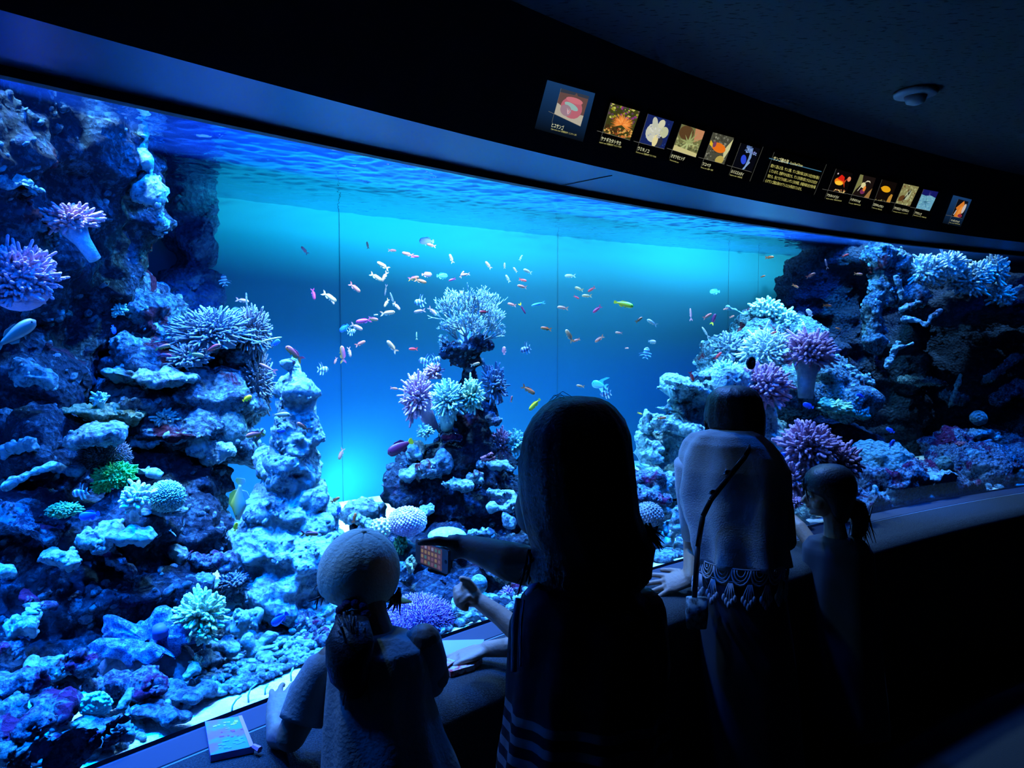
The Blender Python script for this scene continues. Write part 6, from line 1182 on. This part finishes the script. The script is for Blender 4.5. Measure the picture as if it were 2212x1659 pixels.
# ---------- leaning woman
d2 = 2.42; root = empty('person', (P(1600, 1500, 2.25).x, P(1600, 1500, 2.25).y, 0)); tag(root, 'person leaning on the ledge in a grey lace-hemmed top with a diagonal bag strap', 'person')
g = G(); hc = P(1588, 905, d2 + .1); RH = frame((.15, .93, -.45)); head_geo(g, hc, RH, .19)
g.capsule([hc, P(1592, 950, d2 + .06), P(1600, 985, d2)], [.055, .048, .055], 14)
ls, rs = P(1512, 985, d2), P(1664, 1010, d2)
g.capsule([ls, P(1595, 990, d2), rs], [.036, .05, .036], 14); g.capsule([P(1590, 1020, d2), P(1588, 1120, 2.38), P(1590, 1240, 2.33), P(1600, 1330, 2.29)], [.08, .085, .09, .09], 18)
w1 = onz(1492, 1250, .80); g.capsule([ls, P(1494, 1080, d2 + .05), P(1497, 1130, d2 + .10), P(1496, 1190, d2 + .12), w1], [.045, .038, .036, .032, .025], 14)
hand_geo(g, w1, onz(1430, 1262, .775) - w1, (0, -.55, .85), 1.0, .07, .42, -1)
w2 = onz(1690, 1180, .80); g.capsule([rs, P(1690, 1100, d2 + .05), P(1700, 1170, d2 + .1), P(1690, 1180, d2 + .2)], [.045, .038, .032, .026], 14); hand_geo(g, P(1690, 1180, d2 + .2), (-.2, .9, -.1), (0, 0, 1), .95, .1)
hp = P(1605, 1345, 2.28); legs(g, hp, [(hp.x - .04, hp.y, 0), (hp.x + .10, hp.y + .03, 0)], .058, .03)
body_obj(root, g, SKIN2, vox=.004, sm=1); face_parts(root, hc, RH, .19)
hr = [(833, 1576, 1600, d2 + .1, .02), (837, 1552, 1620, d2 + .1, .06), (846, 1540, 1633, d2 + .1, .085), (860, 1530, 1642, d2 + .1, .10), (895, 1523, 1649, d2 + .1, .105), (918, 1524, 1649, d2 + .09, .10), (935, 1535, 1649, d2 + .08, .09), (950, 1585, 1647, d2 + .10, .06), (960, 1610, 1640, d2 + .12, .03)]
g = G(); g.loft(pxloft(hr, .1), 44)
for i, v in enumerate(list(g.V)):
    a = 2 * math.pi * (i % 44) / 44; c_ = P(1588, 890, d2 + .1); g.V[i] = v + Vector((v.x - c_.x, v.y - c_.y, 0)).normalized() * .003 * math.sin(a * 15 + v.z * 20)
hair_strands(g, P(1530, 905, d2 + .08), P(1530, 940, d2 + .08), 14, .0025, .006, 9); hair_strands(g, P(1640, 910, d2 + .08), P(1641, 962, d2 + .1), 16, .003, .006, 10)
put(g, 'hair', HAIR, root)
M_BL = mat('grey_knit', (.36, .37, .38), .95, bump=.3, bscale=220, sheen=.2)
cloth(root, 'draped_top', [(930, 1530, 1620, d2, .05), (938, 1498, 1640, d2, .08), (955, 1482, 1660, d2, .11), (980, 1472, 1680, d2, .135), (1010, 1468, 1694, d2 - .01, .15), (1060, 1467, 1698, d2 - .02, .155), (1100, 1476, 1692, d2 - .04, .155), (1150, 1494, 1690, d2 - .07, .15), (1205, 1506, 1698, d2 - .09, .15)], .14, M_BL, 64, .012, 8, 1)
# lace hem: scalloped rings
g = G(); rows = pxloft([(1200, 1506, 1698, d2 - .09, .152), (1278, 1500, 1690, d2 - .12, .150)], .15); NS = 16
def hem(a, t):
    c_ = rows[0][0].lerp(rows[1][0], t); X = rows[0][1].lerp(rows[1][1], t); Y = rows[0][2].lerp(rows[1][2], t); return c_ + X * math.cos(a) * 1.01 + Y * math.sin(a) * 1.01
for i in range(NS):
    a0 = 2 * math.pi * i / NS; w_ = 2 * math.pi / NS
    for rr_, th in ((.5, .0032), (.36, .0024), (.22, .002)):
        g.tube([hem(a0 + w_ * rr_ * math.cos(t), .02 + rr_ * .8 * math.sin(t)) for t in [math.pi * q / 8 for q in range(9)]], th, 5)
    for q in (-.3, -.15, 0, .15, .3):
        g.tube([hem(a0 + w_ * (.5 + q * .3), .38), hem(a0 + w_ * (.5 + q), .62 + .25 * (1 - abs(q) * 2))], .0022, 5); g.sphere(hem(a0 + w_ * (.5 + q), .66 + .3 * (1 - abs(q) * 2)), (.006, .005, .012), None, 8, 6)
g.tube([hem(2 * math.pi * q / 80, .0) for q in range(81)], .0022, 5); g.tube([hem(2 * math.pi * q / 80, .34) for q in range(81)], .0012, 5)
put(g, 'lace_hem', mat('grey_lace', (.45, .45, .52), .9), root)
sleeve(root, [P(1496, 1000, d2), P(1494, 1060, d2 + .04), P(1495, 1120, d2 + .08), P(1496, 1160, d2 + .10)], [.06, .052, .042, .037], M_BL)
cloth(root, 'trousers', [(1245, 1516, 1690, 2.34, .12), (1330, 1514, 1700, 2.32, .13), (1420, 1514, 1712, 2.31, .13), (1659, 1520, 1730, 2.31, .12), (1900, 1530, 1740, 2.32, .11)], .13, mat('dark_denim', (.02, .022, .035), .9), 44, .004, 6, 12)
bg = tag(empty('shoulder_bag', P(1518, 1120, d2 - .16)), 'black bag strap crossing the grey top with a patterned pouch hanging at the hip', 'bag')
g = G(); Q = [P(1622, 962, d2 - .10), P(1610, 985, d2 - .145), P(1570, 1035, d2 - .175), P(1535, 1080, d2 - .185), P(1518, 1115, d2 - .185), P(1507, 1180, d2 - .175), P(1500, 1290, d2 - .19)]
for i in range(len(Q) - 1):
    a, b2 = Q[i], Q[i + 1]; ddv = (b2 - a).normalized(); n_ = Vector((0, -1, 0)); s_ = ddv.cross(n_).normalized(); g.add([a - s_ * .008, b2 - s_ * .008, b2 + s_ * .008, a + s_ * .008, a - s_ * .008 + n_ * .003, b2 - s_ * .008 + n_ * .003, b2 + s_ * .008 + n_ * .003, a + s_ * .008 + n_ * .003], [(0, 1, 2, 3), (7, 6, 5, 4), (0, 4, 5, 1), (1, 5, 6, 2), (2, 6, 7, 3), (3, 7, 4, 0)])
put(g, 'strap', mat('black_leather', (.012, .012, .012), .35), bg)
for x, y in ((1570, 1020), (1538, 1063)):
    g = G(); g.loft([(P(x, y, d2 - .188), Vector((.012, 0, .006)), Vector((-.004, 0, .009))), (P(x, y, d2 - .193), Vector((.011, 0, .005)), Vector((-.003, 0, .008)))], 4); put(g, 'buckle', mat('dark_steel', (.2, .22, .25), .25, 1), bg)
g = G(); c0 = P(1505, 1325, d2 - .19); g.loft([(c0 + Vector((0, 0, .05)), Vector((.032, 0, 0)), Vector((0, .014, 0)), .5), (c0, Vector((.034, 0, 0)), Vector((0, .018, 0)), .5), (c0 + Vector((0, 0, -.045)), Vector((.030, 0, 0)), Vector((0, .014, 0)), .5)], 24)
put(g, 'pouch', mat('patterned_cloth', (.03, .035, .04), .5, col2=(.25, .32, .34), nscale=45), bg)
# ---------- ponytailed girl at the right
d3 = 2.8; root = empty('person', (P(1790, 1400, d3).x, P(1790, 1400, d3).y, 0)); tag(root, 'person with dark ponytail and fringe seen in profile, facing left by the window', 'person')
g = G(); hc = P(1788, 1066, d3); RH = frame((-1, .12, -.10)); head_geo(g, hc, RH, .19)
g.capsule([hc + Vector((.02, 0, -.04)), P(1802, 1130, d3), P(1806, 1165, d3)], [.045, .038, .045], 12)
ls, rs = P(1762, 1198, d3 + .03), P(1856, 1203, d3 - .02); g.capsule([ls, P(1808, 1185, d3), rs], [.03, .036, .03], 12); g.capsule([P(1808, 1235, d3), P(1812, 1300, d3 - .03), P(1815, 1420, d3 - .05)], [.075, .08, .085], 16)
hp = P(1815, 1430, d3 - .05); legs(g, hp, [(hp.x - .06, hp.y, 0), (hp.x + .06, hp.y, 0)], .065, .05)
g.capsule([ls, P(1762, 1190, d3 + .12), P(1728, 1140, d3 + .2), P(1690, 1100, d3 + .3)], [.036, .032, .028, .020], 12); hand_geo(g, P(1690, 1100, d3 + .3), (-.35, .8, .4), (-.3, -.5, .8), .8, .1)
g.capsule([rs, P(1872, 1260, d3), P(1840, 1290, d3 + .1), P(1800, 1250, d3 + .2)], [.036, .032, .028, .022], 12); hand_geo(g, P(1800, 1250, d3 + .2), (-.5, .8, .1), (0, 0, 1), .8, .1)
body_obj(root, g, SKIN2, vox=.0045, sm=2); face_parts(root, hc, RH, .19)
# hair cap with fringe
g = G(); rows = [(1003, 1788, 1806, d3, .02), (1006, 1770, 1822, d3, .045), (1014, 1755, 1834, d3, .065), (1026, 1744, 1842, d3, .078), (1042, 1738, 1847, d3, .084), (1056, 1739, 1848, d3, .086), (1062, 1748, 1848, d3, .086), (1070, 1766, 1846, d3, .088), (1085, 1782, 1843, d3, .086), (1104, 1792, 1838, d3, .07), (1125, 1800, 1830, d3, .045)]
g.loft(pxloft(rows, .08), 40); hair_strands(g, P(1742, 1044, d3), P(1744, 1062, d3), 26, .003, .010, 12)
put(g, 'hair', HAIR, root)
g = G(); g.loft([(P(1838, 1078, d3), Vector((.018, 0, .006)), Vector((0, .02, 0))), (P(1852, 1092, d3), Vector((.03, 0, .01)), Vector((0, .026, 0))), (P(1858, 1120, d3), Vector((.034, 0, 0)), Vector((0, .028, 0))), (P(1856, 1145, d3), Vector((.03, 0, 0)), Vector((0, .024, 0))), (P(1850, 1165, d3), Vector((.016, 0, 0)), Vector((0, .012, 0)))], 20)
hair_strands(g, P(1856, 1100, d3), P(1862, 1170, d3), 30, .003, .014, 13); hair_strands(g, P(1868, 1120, d3), P(1884, 1160, d3), 5, .0012, .006, 14)
put(g, 'ponytail', HAIR, root); g = G()
for i in range(8): a = i * .785; g.sphere(P(1843, 1078, d3) + Vector((.008 * math.cos(a), .02 * math.cos(a), .02 * math.sin(a))), .009, None, 8, 6)
put(g, 'hair_tie', mat('black_scrunchie', (.01, .01, .012), .8), root)
cloth(root, 'dark_dress', [(1158, 1775, 1842, d3, .05), (1166, 1752, 1865, d3, .07), (1185, 1738, 1880, d3, .09), (1240, 1735, 1885, d3 - .01, .105), (1420, 1725, 1900, d3 - .04, .13), (1560, 1715, 1915, d3 - .05, .14)], .1, mat('navy_dress', (.02, .03, .05), .9), 44, .005, 8, 15)
# ================================================================ things on the ledge
def slab(name, label, cat, pts, z, th, m, parts=None):
    Q = [onz(x, y, z) for x, y in pts]; c = sum(Q, Vector()) / len(Q); r = empty(name, (c.x, c.y, z)); tag(r, label, cat); n = len(Q)
    V = [Vector((q.x - c.x, q.y - c.y, 0)) for q in Q] + [Vector((q.x - c.x, q.y - c.y, th)) for q in Q]
    g = G(); g.add(V, [tuple(range(n - 1, -1, -1)), tuple(range(n, 2 * n))] + [(i, (i + 1) % n, (i + 1) % n + n, i + n) for i in range(n)]); g.obj('cover', m, r, smooth=False); return r, V[n:]
m_pack = mat('printed_packet', (.35, .12, .5), .4, col2=(.05, .25, .7), nscale=22)
r, T_ = slab('snack_packet', 'pink and blue printed packet lying on the ledge at the bottom left', 'packet', [(443, 1572), (523, 1559), (549, 1626), (455, 1646)], ZB - .002, .014, m_pack)
g = G()
def inset(T_, u0, v0, u1, v1, z): 
    f = lambda u, v: (T_[0] * (1 - u) + T_[1] * u) * (1 - v) + (T_[3] * (1 - u) + T_[2] * u) * v
    return [f(u0, v0) + Vector((0, 0, z)), f(u1, v0) + Vector((0, 0, z)), f(u1, v1) + Vector((0, 0, z)), f(u0, v1) + Vector((0, 0, z))]
random.seed(9)
def dabs(g, T_, n, u0, v0, u1, v1, s, z, m=0):
    for i in range(n):
        u = random.uniform(u0, u1); v = random.uniform(v0, v1); a = inset(T_, u, v, min(u1, u + s * random.uniform(.6, 2)), min(v1, v + s * .5), z + i * .00001); g.add(a, [(0, 1, 2, 3)], m)
dabs(g, T_, 14, .1, .12, .85, .35, .07, .0006, 0); dabs(g, T_, 12, .2, .4, .9, .62, .06, .0007, 1); dabs(g, T_, 14, .15, .66, .85, .92, .08, .0008, 2)
g.obj('printed_pattern', [mat('print_yellow', (.5, .42, .05), .5), mat('print_red', (.5, .06, .1), .5), mat('print_blue', (.08, .3, .8), .5)], r, smooth=False)
g = G(); g.add(inset(T_, .9, 0, 1.0, 1, .001), [(0, 1, 2, 3)]); g.tube([T_[2] * .98, T_[2] * 1.1 + Vector((.008, -.004, -.004))], [.005, .007], 6); g.obj('pink_edge', mat('print_pink', (.6, .2, .42), .5), r, smooth=False)
r, T_ = slab('paper_sheet', 'plain pale sheet of paper on the ledge behind the capped child\'s shoulder', 'paper', [(925, 1385), (1046, 1382), (1040, 1404), (996, 1420), (935, 1415)], ZB + .004, .0015, mat('white_paper', (.2, .25, .3), .7))
r, T_ = slab('leaflet', 'open leaflet with coloured print lying over the red booklet', 'leaflet', [(938, 1414), (984, 1428), (956, 1448), (948, 1446)], ZB + .018, .0015, mat('leaflet_print', (.35, .4, .45), .6, col2=(.5, .15, .2), nscale=60))
r, T_ = slab('booklet', 'red and white booklet under a child\'s flat hand on the ledge', 'booklet', [(955, 1452), (985, 1430), (1042, 1432), (1024, 1448), (974, 1463)], ZB - .002, .014, mat('red_cover', (.45, .01, .02), .4, col2=(.5, .4, .35), nscale=70))
# ================================================================ groups of repeats
GN = {'anthias': 'anthias swimming in the tank', 'damselfish': 'damselfish swimming in the tank', 'cardinalfish': 'striped cardinalfish in the tank', 'slender_fish': 'thin fish in open water', 'wrasse': 'wrasses in the tank', 'species_sign': 'species signs along the fascia', 'boulder': 'boulders at the lower left by the glass',
      'rock_ledge': 'pale ledges of the left reef', 'pillar_rock': 'pale rocks on the central pillar', 'reef_rock': 'loose rocks of the right reef', 'coral_stick': 'pale coral sticks at the right', 'coral_log': 'coral logs lying on the reef', 'garden_eel': 'garden eels in the sand', 'finger_coral': 'soft finger corals on the reef',
      'leaf_coral': 'teal leafy corals at the back right', 'dome_coral': 'dome corals on the reef', 'ball_coral': 'ball corals', 'disc_coral': 'disc corals', 'brain_coral': 'brain corals at the right', 'red_sponge': 'red sponges at the right', 'twig_coral': 'twig corals', 'grouper': 'groupers at the left'}
for o in S.objects:
    if o.parent is None and 'label' in o:
        k = o.name.split('.')[0]
        if k in GN and 'group' not in o: o['group'] = GN[k]
